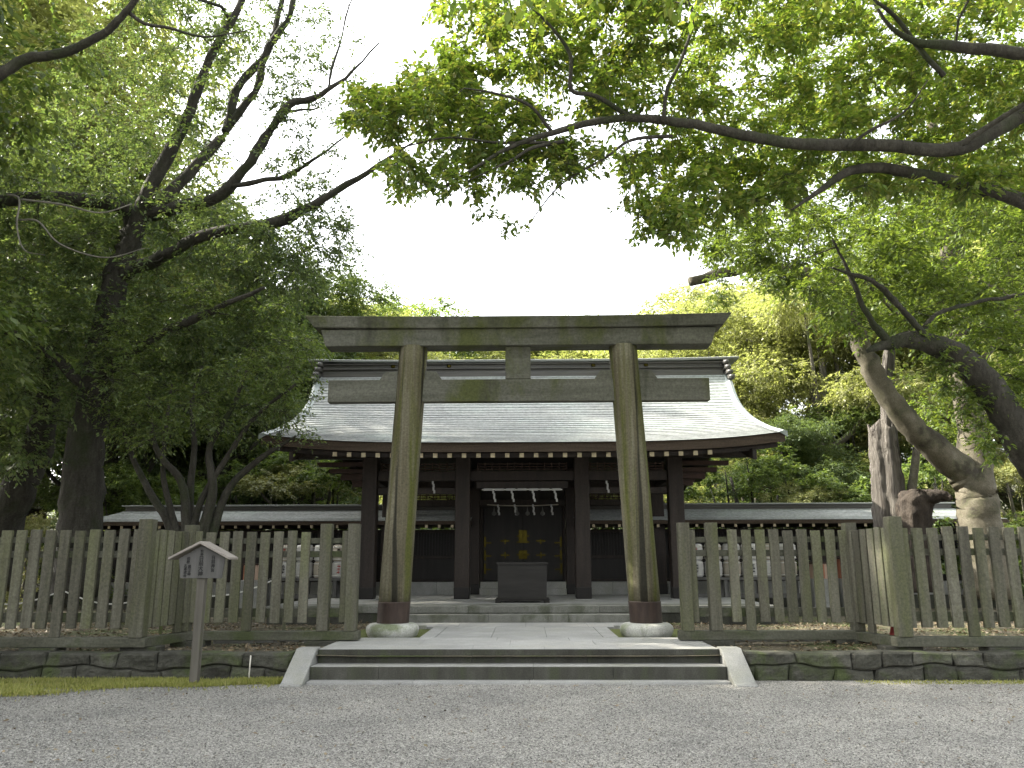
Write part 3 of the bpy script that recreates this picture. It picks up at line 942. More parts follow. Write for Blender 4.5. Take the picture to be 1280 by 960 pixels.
for x in (-0.66, -0.24, 0.24, 0.74): shide(GX + x, GY - 0.15, zr - 0.02, 0.26, -0.08, shimenawa)
lower = empty('paper_rope', (GX, 20.3, 2.88), 'thin inner rope with small paper strips and tufts in front of the dark doors', 'shrine rope')
MB().tube([(GX - 0.9 + 1.8 * i / 10, 20.35, 2.86 - 0.03 * math.sin(math.pi * i / 10)) for i in range(11)], [0.012] * 11, 6).build('rope', M['straw_cream'], lower)
for x in (-0.62, -0.2, 0.26, 0.72): shide(GX + x, 20.33, 2.86, 0.26, -0.03, lower)
for x in (-0.72, -0.14, 0.12, 0.5):
    MB().lathe((GX + x, 20.35, 2.58), [(0.0, 0.0), (0.05, 0.03), (0.06, 0.07), (0.025, 0.11), (0.01, 0.2), (0.0, 0.26)], 10).build('straw_tuft', M['signwood'], lower, smooth=True)
# single paper strips hanging in the side bays
for x, lab in ((-2.05, 'single white paper strip hanging in the left side bay of the gate'), (1.93, 'single white paper strip hanging in the right side bay of the gate')):
    root = empty('hanging_paper', (GX + x, GY - 0.12, 3.2), lab, 'paper strip')
    shide(GX + x, GY - 0.12, 3.27, 0.28, -0.06, root)

# offertory box
ob = empty('offertory_box', (GX, 17.3, SP), 'dark wooden offertory box on small feet in front of the shrine doors', 'offertory box')
b = MB()
b.rings([[(GX - 0.50, 16.98, 0.72), (GX + 0.50, 16.98, 0.72), (GX + 0.50, 17.62, 0.72), (GX - 0.50, 17.62, 0.72)], [(GX - 0.51, 16.96, 1.40), (GX + 0.51, 16.96, 1.40), (GX + 0.51, 17.64, 1.40), (GX - 0.51, 17.64, 1.40)]])
b.build('body', M['boxwood'], ob, 0.008)
b = MB().box(GX - 0.53, GX + 0.53, 16.94, 17.0, 1.402, 1.45).box(GX - 0.53, GX + 0.53, 17.60, 17.66, 1.402, 1.45)
b.box(GX - 0.53, GX - 0.47, 17.002, 17.598, 1.402, 1.45).box(GX + 0.47, GX + 0.53, 17.002, 17.598, 1.402, 1.45)
for k in range(6): b.box(GX - 0.468, GX + 0.468, 17.06 + 0.09 * k, 17.09 + 0.09 * k, 1.405, 1.435)
b.build('slotted_top', M['boxwood'], ob, 0.004)
MB().box(GX - 0.56, GX + 0.56, 17.0, 17.06, 0.675, 0.72).box(GX - 0.56, GX + 0.56, 17.54, 17.6, 0.675, 0.72).build('base_rail', M['blackwood'], ob, 0.006)
for sx in (-1, 1):
    for yy in (17.03, 17.57):
        MB().obox((GX + sx * 0.5, yy, 0.657), 0.12, 0.08, 0.035).build('foot', M['blackwood'], ob, 0.005)

# ------------------------------------------------------------------ roofed corridor walls beside the gate
def corridor(x0, x1, sgn, label):
    y0 = 21.35
    root = empty('corridor', ((x0 + x1) / 2, y0, GT), label, 'roofed wall')
    a, b_ = min(x0, x1), max(x0, x1)
    MB().box(a, b_, y0 - 0.35, y0 + 0.5, GT - 0.1, 0.62).build('stone_base', M['riser'], root, 0.01)
    n = int((b_ - a) / 0.9)
    cp = MB()
    for i in range(n): cp.box(a + (b_ - a) * i / n + 0.002, a + (b_ - a) * (i + 1) / n - 0.002, y0 - 0.37, y0 + 0.5, 0.622, 0.95)
    cp.build('coping', M['granite'], root, 0.01)
    MB().box(a, b_, y0 + 0.02, y0 + 0.06, 0.95, 1.55).build('plank_panel', M['blackwood'], root)
    lt = MB()
    k = int((b_ - a) / 0.075)
    for i in range(k):
        x = a + (b_ - a) * (i + 0.5) / k
        lt.box(x - 0.016, x + 0.016, y0 + 0.0, y0 + 0.03, 1.6, 2.2)
    lt.build('lattice', M['blackwood'], root)
    MB().box(a, b_, y0 + 0.045, y0 + 0.06, 1.56, 2.20).build('back_board', M['blackwood'], root)
    for z in (0.98, 1.575, 2.24):
        MB().box(a, b_, y0 - 0.02, y0 + 0.08, z - 0.04, z + 0.04).build('rail', M['darkwood'], root, 0.005)
    for i in range(n // 2 + 1):
        x = a + 0.08 + (b_ - a - 0.16) * i / (n // 2)
        MB().box(x - 0.07, x + 0.07, y0 - 0.04, y0 + 0.10, 0.95, 2.36).build('post', M['darkwood'], root, 0.006)
    # roof: slightly concave slopes in courses, hipped at the outer end
    rb = MB()
    yr = y0 + 0.05
    pts = [(0.10, 2.80), (0.40, 2.66), (0.70, 2.55), (1.0, 2.47)]
    nn = 9
    for side in (1, -1):
        for c in range(nn):
            d0, d1 = 0.10 + 0.9 * c / nn, 0.10 + 0.9 * (c + 1) / nn
            z0 = float(np.interp(d0, [p[0] for p in pts], [p[1] for p in pts]))
            z1 = float(np.interp(d1, [p[0] for p in pts], [p[1] for p in pts]))
            e0 = (x1 + sgn * (0.0 + d0)) - sgn * 0.9
            e1 = (x1 + sgn * (0.0 + d1)) - sgn * 0.9
            ya, yb = yr - side * d0, yr - side * d1
            vs = [(x0, ya, z0), (e0, ya, z0), (e1, yb, z1 + 0.012), (x0, yb, z1 + 0.012), (e1, yb, z1), (x0, yb, z1)]
            rb.add(vs, [(0, 1, 2, 3), (3, 2, 4, 5)])
            if side == 1:
                vs = [(e0, yr - d0, z0), (e0, yr + d0, z0), (e1, yr + d1, z1 + 0.012), (e1, yr - d1, z1 + 0.012)]
                rb.add(vs, [(0, 1, 2, 3)])
    rf_ = rb.build('roof', M['copper_roof'], root)
    xe = x1 + sgn * 0.1
    MB().box(min(x0, xe), max(x0, xe), yr - 1.0, yr + 1.0, 2.375, 2.463).build('eave_edge', M['fascia'], rf_)
    xa = x1 - sgn * 0.8
    MB().box(min(x0, xa), max(x0, xa), yr - 0.14, yr + 0.14, 2.72, 2.90).box(min(x0, xa), max(x0, xa), yr - 0.17, yr + 0.17, 2.83, 2.85).build('ridge', M['ridge'], rf_, 0.006)
    xa = x1 - sgn * 0.7
    MB().box(min(x0, xa), max(x0, xa), yr - 0.2, yr + 0.2, 2.902, 2.94).build('ridge_cap', M['ridge_top'], rf_, 0.01)
    nr = int((b_ - a) / 0.32)
    for i in range(nr):
        x = a + (b_ - a) * (i + 0.5) / nr
        r = MB().box(x - 0.03, x + 0.03, yr - 0.93, yr + 0.1, 2.30, 2.372).build('rafter', M['darkwood'], root)
        MB().box(x - 0.032, x + 0.032, yr - 0.945, yr - 0.928, 2.298, 2.37).build('end_cap', M['cap'], r)


corridor(GX - 1.3, -11.3, -1, 'low dark lattice wall with ridged copper roof, its hipped end near the big dark tree')
corridor(GX + 1.3, 12.0, 1, 'low dark lattice wall with a pale copper roof, its hipped end behind the hollow stump')

# ------------------------------------------------------------------ barrels and boxes behind the fences
def barrel(loc, wrap, marks, label, group):
    root = empty('straw_barrel', loc, label, 'barrel', group)
    x, y, z = loc
    MB().lathe((x, y, z), [(0.155, 0.0), (0.18, 0.015), (0.205, 0.10), (0.212, 0.20), (0.205, 0.30), (0.18, 0.375), (0.15, 0.385)], 24).build('body', wrap, root, smooth=True)
    for zz in (0.05, 0.33):
        pts = [(x + 0.20 * math.cos(a), y + 0.20 * math.sin(a), z + zz) for a in np.linspace(0, 2 * math.pi, 21)]
        MB().tube(pts, [0.011] * 21, 5).build('rope_band', M['rope'], root)
    b = MB()
    for (dx, dz, w, h, tilt) in marks:
        yy = y - math.sqrt(max(0.0, 0.2135 ** 2 - dx * dx)) - 0.002
        b.obox((x + dx, yy, z + 0.20 + dz), w, 0.006, h, math.atan2(dx, 0.21), 0, tilt)
    return b, root


brng = np.random.default_rng(9)
def rand_marks():
    out = []
    for k in range(3):
        cz = 0.07 - 0.07 * k
        for _ in range(4):
            out.append((0.03 * (brng.random() - 0.5), cz + 0.04 * (brng.random() - 0.5), 0.05 + 0.03 * brng.random(), 0.012, (brng.random() - 0.5) * 0.6))
        out.append((0.03 * (brng.random() - 0.5), cz, 0.012, 0.06, (brng.random() - 0.5) * 0.5))
    return out


for sgn, xs_, side in ((1, [4.12, 4.56, 5.0, 5.44, 5.88, 6.32], 'right'), (-1, [-3.9, -4.34, -4.78, -5.22, -5.66], 'left')):
    yb = 19.6
    x0, x1 = min(xs_) - 0.3, max(xs_) + 0.3
    where = 'between the gate and the orange boxes' if sgn > 0 else 'behind the fence near the notice board'
    sh = empty('barrel_shelf', ((x0 + x1) / 2, yb, GT), 'plain wooden shelf carrying white straw barrels ' + where, 'shelf')
    MB().box(x0, x1, yb - 0.28, yb + 0.28, 1.03, 1.09).build('shelf_board', M['signwood'], sh, 0.006)
    for x in np.linspace(x0 + 0.06, x1 - 0.06, 4):
        for dy in (-0.22, 0.22):
            MB().box(x - 0.04, x + 0.04, yb + dy - 0.04, yb + dy + 0.04, 0.3, 1.029).build('leg', M['signwood'], sh, 0.004)
    MB().box(x0, x1, yb - 0.20, yb - 0.17, 0.62, 0.72).build('stretcher', M['signwood'], sh, 0.004)
    for row in (0, 1):
        for i, x in enumerate(xs_):
            cream = (i + row) % 3 == 2
            nth = ('first', 'second', 'third', 'fourth', 'fifth', 'sixth')[i]
            lab = '%s straw wrapped barrel, %s from the gate in the %s row behind the %s fence' % ('cream' if cream else 'white', nth, 'upper' if row else 'lower', side)
            bm_, root = barrel((x, yb, 1.09 + 0.388 * row), M['straw_cream'] if cream else M['straw'], rand_marks(), lab, 'straw barrels stacked behind the ' + side + ' fence')
            bm_.build('brush_marks', M['red_ink'] if (i + row) % 4 == 1 else M['ink'], root)

for x, y, lab, w, m in ((7.05, 19.5, 'peach and orange wooden box on a stone block, the one nearest the straw barrels', 0.42, 'peach'), (7.75, 19.5, 'taller orange box with a dark lid beside the peach box', 0.46, 'orange'),
                        (-6.35, 19.5, 'small orange and peach box behind the fence, seen past the roof of the notice board', 0.44, 'peach')):
    root = empty('offering_box', (x, y, GT), lab, 'box')
    MB().box(x - w / 2 - 0.06, x + w / 2 + 0.06, y - 0.25, y + 0.25, 0.3, 1.05).build('pedestal', M['granite'], root, 0.01)
    h = 0.34 if m == 'peach' else 0.45
    MB().box(x - w / 2, x + w / 2, y - 0.2, y + 0.2, 1.052, 1.05 + h).build('body', M[m], root, 0.008)
    b = MB()
    for dx in (-w / 2 + 0.02, 0, w / 2 - 0.02): b.box(x + dx - 0.018, x + dx + 0.018, y - 0.215, y - 0.202, 1.06, 1.04 + h)
    b.build('frame', M['orange' if m == 'peach' else 'peach'], root)
    MB().box(x - w / 2 - 0.03, x + w / 2 + 0.03, y - 0.23, y + 0.23, 1.052 + h, 1.09 + h).build('lid', M['redwood'], root, 0.008)

pc = at(1124, 780, 11.5)
rb = empty('traffic_cone', (pc.x, 11.5, GT), 'dark red cone standing behind the corner post of the right fence', 'cone')
MB().obox((pc.x, 11.5, 0.335), 0.40, 0.40, 0.04).build('base', M['redbox'], rb, 0.008)
MB().lathe((pc.x, 11.5, 0.356), [(0.165, 0.0), (0.158, 0.02), (0.035, 0.60), (0.028, 0.62)], 20).build('body', M['redbox'], rb, smooth=True)

# white rope strung between stakes behind the fence by the notice board
rp = empty('rope_barrier', (-6.5, 13.6, GT), 'white rope sagging between low stakes behind the fence by the notice board', 'rope barrier')
stk = [(-9.4, 13.6), (-7.6, 13.6), (-5.9, 13.6), (-4.1, 14.4)]
pts = []
for (xa, ya), (xb_, yb) in zip(stk[:-1], stk[1:]):
    for k in range(8):
        t = k / 8
        pts.append((xa + (xb_ - xa) * t, ya + (yb - ya) * t, 1.02 - 0.22 * math.sin(math.pi * t) + (0.25 * t if xa > -6 else 0)))
MB().tube(pts, [0.013] * len(pts), 6).build('rope', M['rope'], rp)
for x, y in stk: MB().lathe((x, y, 0.25), [(0.03, 0.0), (0.03, 0.85), (0.02, 0.88)], 10).build('stake', M['signpost'], rp)

# pale plastered walls seen through the slats far to the sides
for x0, x1, y, lab in ((10.9, 22.0, 22.5, 'low white plastered wall seen through the slats of the fence, beyond the forked tree'), (-22, -11.9, 23.0, 'low white plastered wall seen through the slats of the fence, beyond the big dark tree')):
    root = empty('garden_wall', ((x0 + x1) / 2, y, GT), lab, 'wall')
    MB().box(x0, x1, y, y + 0.2, 0.25, 0.78).build('footing', M['riser'], root, 0.01)
    pw = MB()
    n = 12
    for i in range(n):
        pw.box(x0 + (x1 - x0) * i / n + 0.05, x0 + (x1 - x0) * (i + 1) / n - 0.05, y + 0.02, y + 0.18, 0.782, 1.65 if x0 > 0 else 1.5)
    pw.build('plaster_panel', M['plaster'], root)
    MB().box(x0, x1, y - 0.08, y + 0.28, 1.652 if x0 > 0 else 1.502, 1.72 if x0 > 0 else 1.57).build('coping', M['ridge_top'], root, 0.01)

# ------------------------------------------------------------------ notice board
SX, SY = -3.97, 10.3
sg = empty('notice_board', (SX, SY, 0), 'small roofed wooden notice board on a post in the grass, with black writing', 'notice board')
MB().box(SX - 0.055, SX + 0.045, SY - 0.02, SY + 0.08, -0.1, 1.60).build('post', M['signpost'], sg, 0.006)
MB().prism([(SX - 0.255, 1.285), (SX + 0.265, 1.285), (SX + 0.295, 1.53), (SX + 0.0, 1.69), (SX - 0.29, 1.53)], 'y', SY - 0.05, SY - 0.022).build('board', M['signwood'], sg, 0.003)
for s in (-1, 1):
    MB().prism([(SX, 1.71), (SX + s * 0.385, 1.512), (SX + s * 0.388, 1.54), (SX, 1.742)], 'y', SY - 0.15, SY + 0.16).build('roof_board', M['signroof'], sg, 0.004)


INK = MB()


def writing(chars, x, z, size, parent):
    for i, ch in enumerate(chars):
        cu = bpy.data.curves.new('writing', 'FONT')
        cu.body = ch
        cu.size = size
        cu.align_x = 'CENTER'
        cu.align_y = 'CENTER'
        cu.extrude = 0.0015
        cu.offset = size * 0.012
        o = bpy.data.objects.new('writing', cu)
        COL.objects.link(o)
        bpy.context.view_layer.update()
        me = o.to_mesh()
        c = Vector((x, SY - 0.0535, z - i * size * 0.98))
        INK.add([(c.x + v.co.x, c.y - v.co.z, c.z + v.co.y) for v in me.vertices], [tuple(p.vertices) for p in me.polygons])
        o.to_mesh_clear()
        bpy.data.objects.remove(o)
        bpy.data.curves.remove(cu)


writing('祭神', SX - 0.002, 1.612, 0.040, sg)
writing('日前大神', SX - 0.004, 1.525, 0.064, sg)
writing('日前神宮', SX + 0.148, 1.535, 0.052, sg)
writing('相殿', SX - 0.168, 1.525, 0.042, sg)
writing('思兼命', SX - 0.146, 1.425, 0.046, sg)
writing('石凝姥命', SX - 0.196, 1.435, 0.042, sg)
INK.build('writing', M['ink'], sg)

stake = MB().lathe((-3.40, 10.62, -0.05), [(0.009, 0.0), (0.009, 0.365), (0.006, 0.372)], 10)
stake.v = [(x + (z) * 0.02, y, z) for x, y, z in stake.v]
tag(stake.build('marker_stake', M['pvc'], None, smooth=True, origin=(-3.40, 10.62, 0)), 'thin pale stake leaning against the low stone wall between the notice board and the steps', 'stake')

#TREES#
# ------------------------------------------------------------------ trees
def unit(a):
    return a / np.maximum(np.linalg.norm(a, axis=-1, keepdims=True), 1e-9)


def np_mesh(name, V, F, m, parent=None, smooth=False):
    """V (n, 3) world coordinates, F (k, 4) or (k, 3)."""
    me = bpy.data.meshes.new(name)
    o0 = np.array(world_of(parent)) if parent else np.zeros(3)
    V = (V - o0).astype(np.float32)
    k, w = F.shape
    me.vertices.add(len(V))
    me.vertices.foreach_set('co', V.ravel())
    me.loops.add(k * w)
    me.loops.foreach_set('vertex_index', F.astype(np.int32).ravel())
    me.polygons.add(k)
    me.polygons.foreach_set('loop_start', np.arange(0, k * w, w, dtype=np.int32))
    me.polygons.foreach_set('loop_total', np.full(k, w, dtype=np.int32))
    me.update(calc_edges=True)
    return link_mesh(name, me, m, parent)


def leaf_quads(P, D, Nr, L, W, fold=0.18, near=False):
    """P base, D direction, Nr blade normal, L length, W half width -> vertices and quads."""
    S = unit(np.cross(D, Nr))
    Nr = unit(np.cross(S, D))
    L = L[:, None]; W = W[:, None]
    tip = P + D * L - Nr * L * 0.12
    n = len(P)
    if near:
        l1 = P + D * L * 0.30 + S * W + Nr * W * fold * 2
        l2 = P + D * L * 0.68 + S * W * 0.72 + Nr * W * fold
        r1 = P + D * L * 0.30 - S * W + Nr * W * fold * 2
        r2 = P + D * L * 0.68 - S * W * 0.72 + Nr * W * fold
        V = np.stack([P, l1, l2, tip, r2, r1], 1).reshape(-1, 3)
        b = np.arange(n)[:, None] * 6
        F = np.concatenate([b + np.array([[0, 3, 2, 1]]), b + np.array([[0, 5, 4, 3]])], 0)
    else:
        l = P + D * L * 0.45 + S * W + Nr * W * fold
        r = P + D * L * 0.45 - S * W + Nr * W * fold
        V = np.stack([P, l, tip, r], 1).reshape(-1, 3)
        F = np.arange(n)[:, None] * 4 + np.array([[0, 3, 2, 1]])
    return V, F


def sprays(rng, C, rad, out, n_tw, n_lf, leaf, flat=0.55, droop=0.25, near=False, hang=0.35):
    """Leafy twigs around clump centres C (n, 3) of radius rad (n,); out (n, 3) is the growth direction.
    Returns leaf vertices, faces, and twig segments (start, end)."""
    n = len(C)
    T = n * n_tw
    c = np.repeat(C, n_tw, 0); r = np.repeat(rad, n_tw); o = np.repeat(out, n_tw, 0)
    d = rng.normal(size=(T, 3)); d[:, 2] *= flat
    d = unit(unit(d) + 0.45 * o)
    ln = r * (0.55 + 0.6 * rng.random(T))
    st = c - o * (r * 0.25)[:, None] + rng.normal(size=(T, 3)) * (r * 0.18)[:, None]
    t = (0.2 + 0.8 * (np.arange(n_lf) + rng.random((T, n_lf))) / n_lf)
    P = st[:, None] + d[:, None] * (ln[:, None] * t)[..., None]
    P[..., 2] -= droop * ln[:, None] * t ** 2
    P += rng.normal(size=P.shape) * 0.018
    side = unit(np.cross(d, np.array([0, 0, 1.0])) + 1e-4)
    sgn = np.where(np.arange(n_lf) % 2 == 0, 1.0, -1.0)[None, :, None]
    D = d[:, None] * (0.4 + 0.5 * rng.random((T, n_lf, 1))) + side[:, None] * sgn * (0.4 + 0.6 * rng.random((T, n_lf, 1)))
    D = D + rng.normal(size=D.shape) * 0.25
    D[..., 2] -= hang * (0.4 + 1.2 * rng.random((T, n_lf)))
    D = unit(D)
    Nr = np.array([0, 0, 1.0]) + rng.normal(size=D.shape) * 0.45
    k = T * n_lf
    L = leaf * (0.65 + 0.6 * rng.random(k))
    V, F = leaf_quads(P.reshape(k, 3), D.reshape(k, 3), unit(Nr.reshape(k, 3)), L, L * (0.21 + 0.06 * rng.random(k)), near=near)
    e = st + d * ln[:, None]; e[:, 2] -= droop * ln
    return V, F, (st, e, r)


def tubes_np(A, B, ra, rb, bend=None, sides=4, nseg=3, rng=None):
    """Many thin tapered tubes at once, A -> B, with an optional bend vector."""
    n = len(A)
    d = unit(B - A)
    ref = np.where(np.abs(d[:, 2:3]) > 0.9, np.array([[1.0, 0, 0]]), np.array([[0, 0, 1.0]]))
    s = unit(np.cross(d, ref)); u = np.cross(s, d)
    a = np.arange(sides) * 2 * math.pi / sides
    rings = []
    for k in range(nseg + 1):
        t = k / nseg
        c = A + (B - A) * t
        if bend is not None: c = c + bend * (4 * t * (1 - t))
        if rng is not None and 0 < k < nseg: c = c + rng.normal(size=c.shape) * (np.linalg.norm(B - A, axis=1, keepdims=True) * 0.035)
        r = (ra + (rb - ra) * t)[:, None, None]
        rings.append(c[:, None] + r * (np.cos(a)[None, :, None] * s[:, None] + np.sin(a)[None, :, None] * u[:, None]))
    V = np.stack(rings, 1).reshape(-1, 3)
    base = (np.arange(n) * (nseg + 1) * sides)[:, None]
    q = []
    for k in range(nseg):
        for i in range(sides):
            j = (i + 1) % sides
            q.append([k * sides + i, k * sides + j, (k + 1) * sides + j, (k + 1) * sides + i])
    F = (base[:, None, :] + np.array(q)[None]).reshape(-1, 4)
    return V, F


def limb(pts, sub=6):
    """pts: (px, py, Y, radius) -> smooth world polyline and radii."""
    P = [at(p[0], p[1], p[2]) for p in pts]
    p = smooth_poly(P, sub) if len(P) > 2 else [P[0].lerp(P[1], k / sub) for k in range(sub + 1)]
    r = np.interp(np.arange(len(p)), np.arange(len(P)) * sub, [q[3] for q in pts])
    return p, list(r)


class Tree:
    def __init__(self, name, base, label, cat='tree', group=None, seed=1):
        self.rng = np.random.default_rng(seed)
        self.root = empty(name, base, label, cat, group)
        self.limbs = []
        self.mb = MB()
        self.tV, self.tF, self.lV, self.lF = [], [], [], []

    def limb(self, pts, sub=6, n=10, wob=0.03, grow=True):
        p, r = limb(pts, sub)
        return self.limb_world(p, r, n, wob, grow)

    def limb_world(self, p, r, n=10, wob=0.03, grow=True):
        j = [Vector((a, b, c)) for a, b, c in self.rng.normal(size=(len(p), 3)) * 0.05]
        p = [q + v * rr for q, v, rr in zip(p, j, r)]
        self.mb.tube(p, r, n, wob, self.rng)
        if grow: self.limbs += [(np.array(q), rr) for q, rr in zip(p, r)]
        return p

    def clumps(self, C, rad, leaf, n_tw=12, n_lf=14, flat=0.55, droop=0.25, near=False, branch=True, br=0.02, twigs=True, hang=0.35, tw_r=0.004):
        C = np.asarray(C, float); rad = np.asarray(rad, float)
        n = len(C)
        LP = np.zeros((len(self.limbs) + 4 * n, 3)); LR = np.zeros(len(LP))
        m = len(self.limbs)
        LP[:m] = [q for q, _ in self.limbs]; LR[:m] = [r for _, r in self.limbs]
        d0 = np.sqrt(((C[:, None] - LP[None, :m]) ** 2).sum(2)).min(1)
        A = np.zeros_like(C); r0 = np.zeros(n)
        bend = self.rng.normal(size=C.shape) * 0.10
        for i in np.argsort(d0):                        # nearest first: later clumps fork off the branches already grown
            d = np.sqrt(((C[i] - LP[:m]) ** 2).sum(1))
            k = int((d * (1 + 0.25 * self.rng.random(m))).argmin())
            A[i] = LP[k]
            L = float(d[k])
            r0[i] = min(LR[k] * 0.72, br * (0.45 + 0.4 * L))
            bend[i] *= L
            for tt in (0.35, 0.6, 0.85):
                LP[m] = A[i] + (C[i] - A[i]) * tt + bend[i] * 4 * tt * (1 - tt)
                LR[m] = r0[i] * (1 - 0.55 * tt)
                m += 1
        out = unit(C - A + 1e-6)
        if branch:
            V, F = tubes_np(A, C, r0, r0 * 0.4, bend, 5, 5, self.rng)
            self.tV.append(V); self.tF.append(F)
        V, F, (s, e, r) = sprays(self.rng, C, rad, out, n_tw, n_lf, leaf, flat, droop, near, hang)
        self.lV.append(V); self.lF.append(F)
        if twigs:
            cc = np.repeat(C, n_tw, 0)
            V, F = tubes_np(cc, e, np.full(len(s), tw_r), np.full(len(s), tw_r * 0.4), None, 3, 2, self.rng)
            self.tV.append(V); self.tF.append(F)

    def finish(self, bark, leafm, crown='crown', rough=0.0):
        if rough: self.mb.rough(rough, 2.6, 1)
        tr = self.mb.build('trunk', bark, self.root, smooth=True)
        if self.lV:
            nt = sum(len(f) for f in self.tF)
            V, F = stack(self.tV + self.lV, self.tF + self.lF)
            o = np_mesh(crown, V, F, bark, self.root)
            o.data.materials.append(leafm)
            mi = np.ones(len(F), dtype=np.int32)
            mi[:nt] = 0
            o.data.polygons.foreach_set('material_index', mi)
            o.data.update()
        return self.root


def rng_like(rng, shape):
    return rng.random(shape)


def stack(Vs, Fs):
    off, fs = 0, []
    for v, f in zip(Vs, Fs):
        fs.append(f + off)
        off += len(v)
    return np.concatenate(Vs), np.concatenate(fs)


def in_poly(x, y, poly):
    ins = np.zeros(len(x), bool)
    n = len(poly)
    for i in range(n):
        x0, y0 = poly[i]; x1, y1 = poly[(i + 1) % n]
        c = ((y0 > y) != (y1 > y)) & (x < (x1 - x0) * (y - y0) / (y1 - y0 + 1e-9) + x0)
        ins ^= c
    return ins


def fill(rng, poly, n, Y0, Y1):
    """n points spread through the volume whose outline is poly (picture pixels) between two distances."""
    P = np.array(poly, float)
    lo, hi = P.min(0), P.max(0)
    out = []
    while len(out) < n:
        x = lo[0] + (hi[0] - lo[0]) * rng.random(400); y = lo[1] + (hi[1] - lo[1]) * rng.random(400)
        for a, b in zip(x[in_poly(x, y, poly)], y[in_poly(x, y, poly)]):
            Y = Y0 + (Y1 - Y0) * rng.random()
            out.append(tuple(at(a, b, Y)))
            if len(out) >= n: break
    return np.array(out)


def U(rng, n, a, b): return a + (b - a) * rng.random(n)


# --- big dark tree on the left, behind the fence
base = at(98, 700, 16.0); base.z = GT
t = Tree('broadleaf_tree', base, 'big dark leaning tree with thick forking limbs behind the fence left of the notice board', seed=21)
t.limb([(94, 735, 16, .50), (99, 680, 16, .43), (103, 600, 16, .38), (116, 500, 16, .33), (130, 420, 16, .28), (147, 345, 16, .25), (168, 285, 16, .24)], n=16)
t.limb([(150, 340, 16, .2), (172, 280, 15.8, .18), (191, 229, 15.6, .15), (232, 150, 15.4, .12), (262, 75, 15.2, .09), (300, 5, 15, .07), (320, -60, 15, .07)], n=12)
t.limb([(168, 290, 16, .17), (160, 262, 15.8, .15), (120, 252, 15.5, .14), (60, 246, 15.2, .13), (0, 251, 15, .12), (-70, 262, 14.8, .10)], n=12)
t.limb([(180, 270, 15.9, .15), (225, 258, 15.5, .14), (270, 247, 15.2, .125), (304, 212, 15, .11), (332, 172, 14.9, .095), (362, 132, 14.8, .075), (410, 114, 14.7, .045), (474, 55, 14.5, .014)], n=10)
t.limb([(362, 132, 14.8, .04), (405, 118, 14.9, .035), (415, 85, 14.9, .028), (443, -10, 15, .012)], n=7)
t.limb([(200, 255, 15.7, .13), (252, 200, 15.9, .12), (285, 158, 16, .105), (296, 109, 16, .09), (332, 68, 16, .08), (352, 5, 16, .065), (360, -60, 16, .06)], n=10)
t.limb([(283, 160, 16, .09), (318, 115, 15.8, .08), (334, 62, 15.6, .08), (362, 18, 15.5, .065), (372, -50, 15.5, .05)], n=10)
t.limb([(150, 345, 16, .14), (205, 320, 15.4, .13), (262, 292, 15, .12), (349, 277, 14.6, .10), (412, 244, 14.3, .075), (480, 202, 14, .04), (520, 176, 13.8, .015)], n=10)
t.limb([(336, 168, 14.9, .05), (355, 142, 15.2, .04), (400, 135, 15.3, .02)], n=7)
t.limb([(288, 233, 15.05, .06), (350, 222, 15, .05), (390, 200, 14.8, .03), (430, 170, 14.6, .014)], n=7)
t.limb([(125, 470, 16, .14), (180, 430, 15, .10), (240, 400, 14.4, .07), (330, 360, 14, .03)], n=8)
t.limb([(120, 500, 16, .13), (60, 440, 15.4, .10), (0, 410, 15, .06)], n=8)
g = t.rng
P1 = [(-60, 300), (130, 270), (300, 300), (410, 285), (435, 325), (385, 370), (370, 420), (330, 470), (250, 470), (200, 520), (140, 490), (75, 510), (30, 590), (-60, 620)]
P2 = [(90, 60), (180, -60), (340, -60), (340, 60), (270, 170), (310, 290), (150, 300), (-60, 330), (-60, 190), (60, 150)]
P3 = [(330, 20), (400, -30), (450, 40), (460, 120), (420, 240), (450, 300), (445, 340), (380, 300), (310, 300), (300, 180)]
t.clumps(fill(g, P1, 340, 14.6, 18.6), U(g, 340, .5, .8), .10, 12, 12, br=.022)
t.clumps(np.concatenate([fill(g, P2, 270, 15.4, 19.5), fill(g, P2, 46, 13.8, 15.2)]), U(g, 316, .4, .7), .10, 11, 11, br=.02)
t.clumps(fill(g, P3, 104, 14.2, 16.8), U(g, 104, .25, .45), .085, 8, 9, br=.016)
t.clumps(fill(g, [(300, 275), (445, 235), (450, 345), (330, 340)], 32, 13.8, 15), U(g, 32, .3, .5), .085, 10, 10, br=.016)
t.clumps(fill(g, [(-700, -500), (250, -500), (300, -60), (-100, -40), (-100, 250), (-500, 250)], 200, 11, 20), U(g, 200, .7, 1.1), .14, 12, 12, br=.03, twigs=False)
t.finish(M['bark_dark'], M['leaf_dark'], rough=0.045)
b = MB()
for pts in ([(8, 243, 13.5, .02), (24, 249, 13.4, .02), (21, 282, 13.3, .017), (30, 312, 13.2, .013), (56, 319, 13.1, .006)], [(24, 275, 13.3, .018), (48, 277, 13.2, .018), (75, 305, 13.2, .015), (130, 322, 13.1, .012), (182, 310, 13, .005)],
            [(24, 249, 13.4, .02), (80, 256, 13.5, .018), (125, 266, 13.6, .014), (165, 255, 13.8, .01)]):
    p, r = limb(pts)
    b.tube(p, r, 7, 0.06, np.random.default_rng(2))
b.build('dead_branch', M['deadtwig'], t.root, smooth=True)

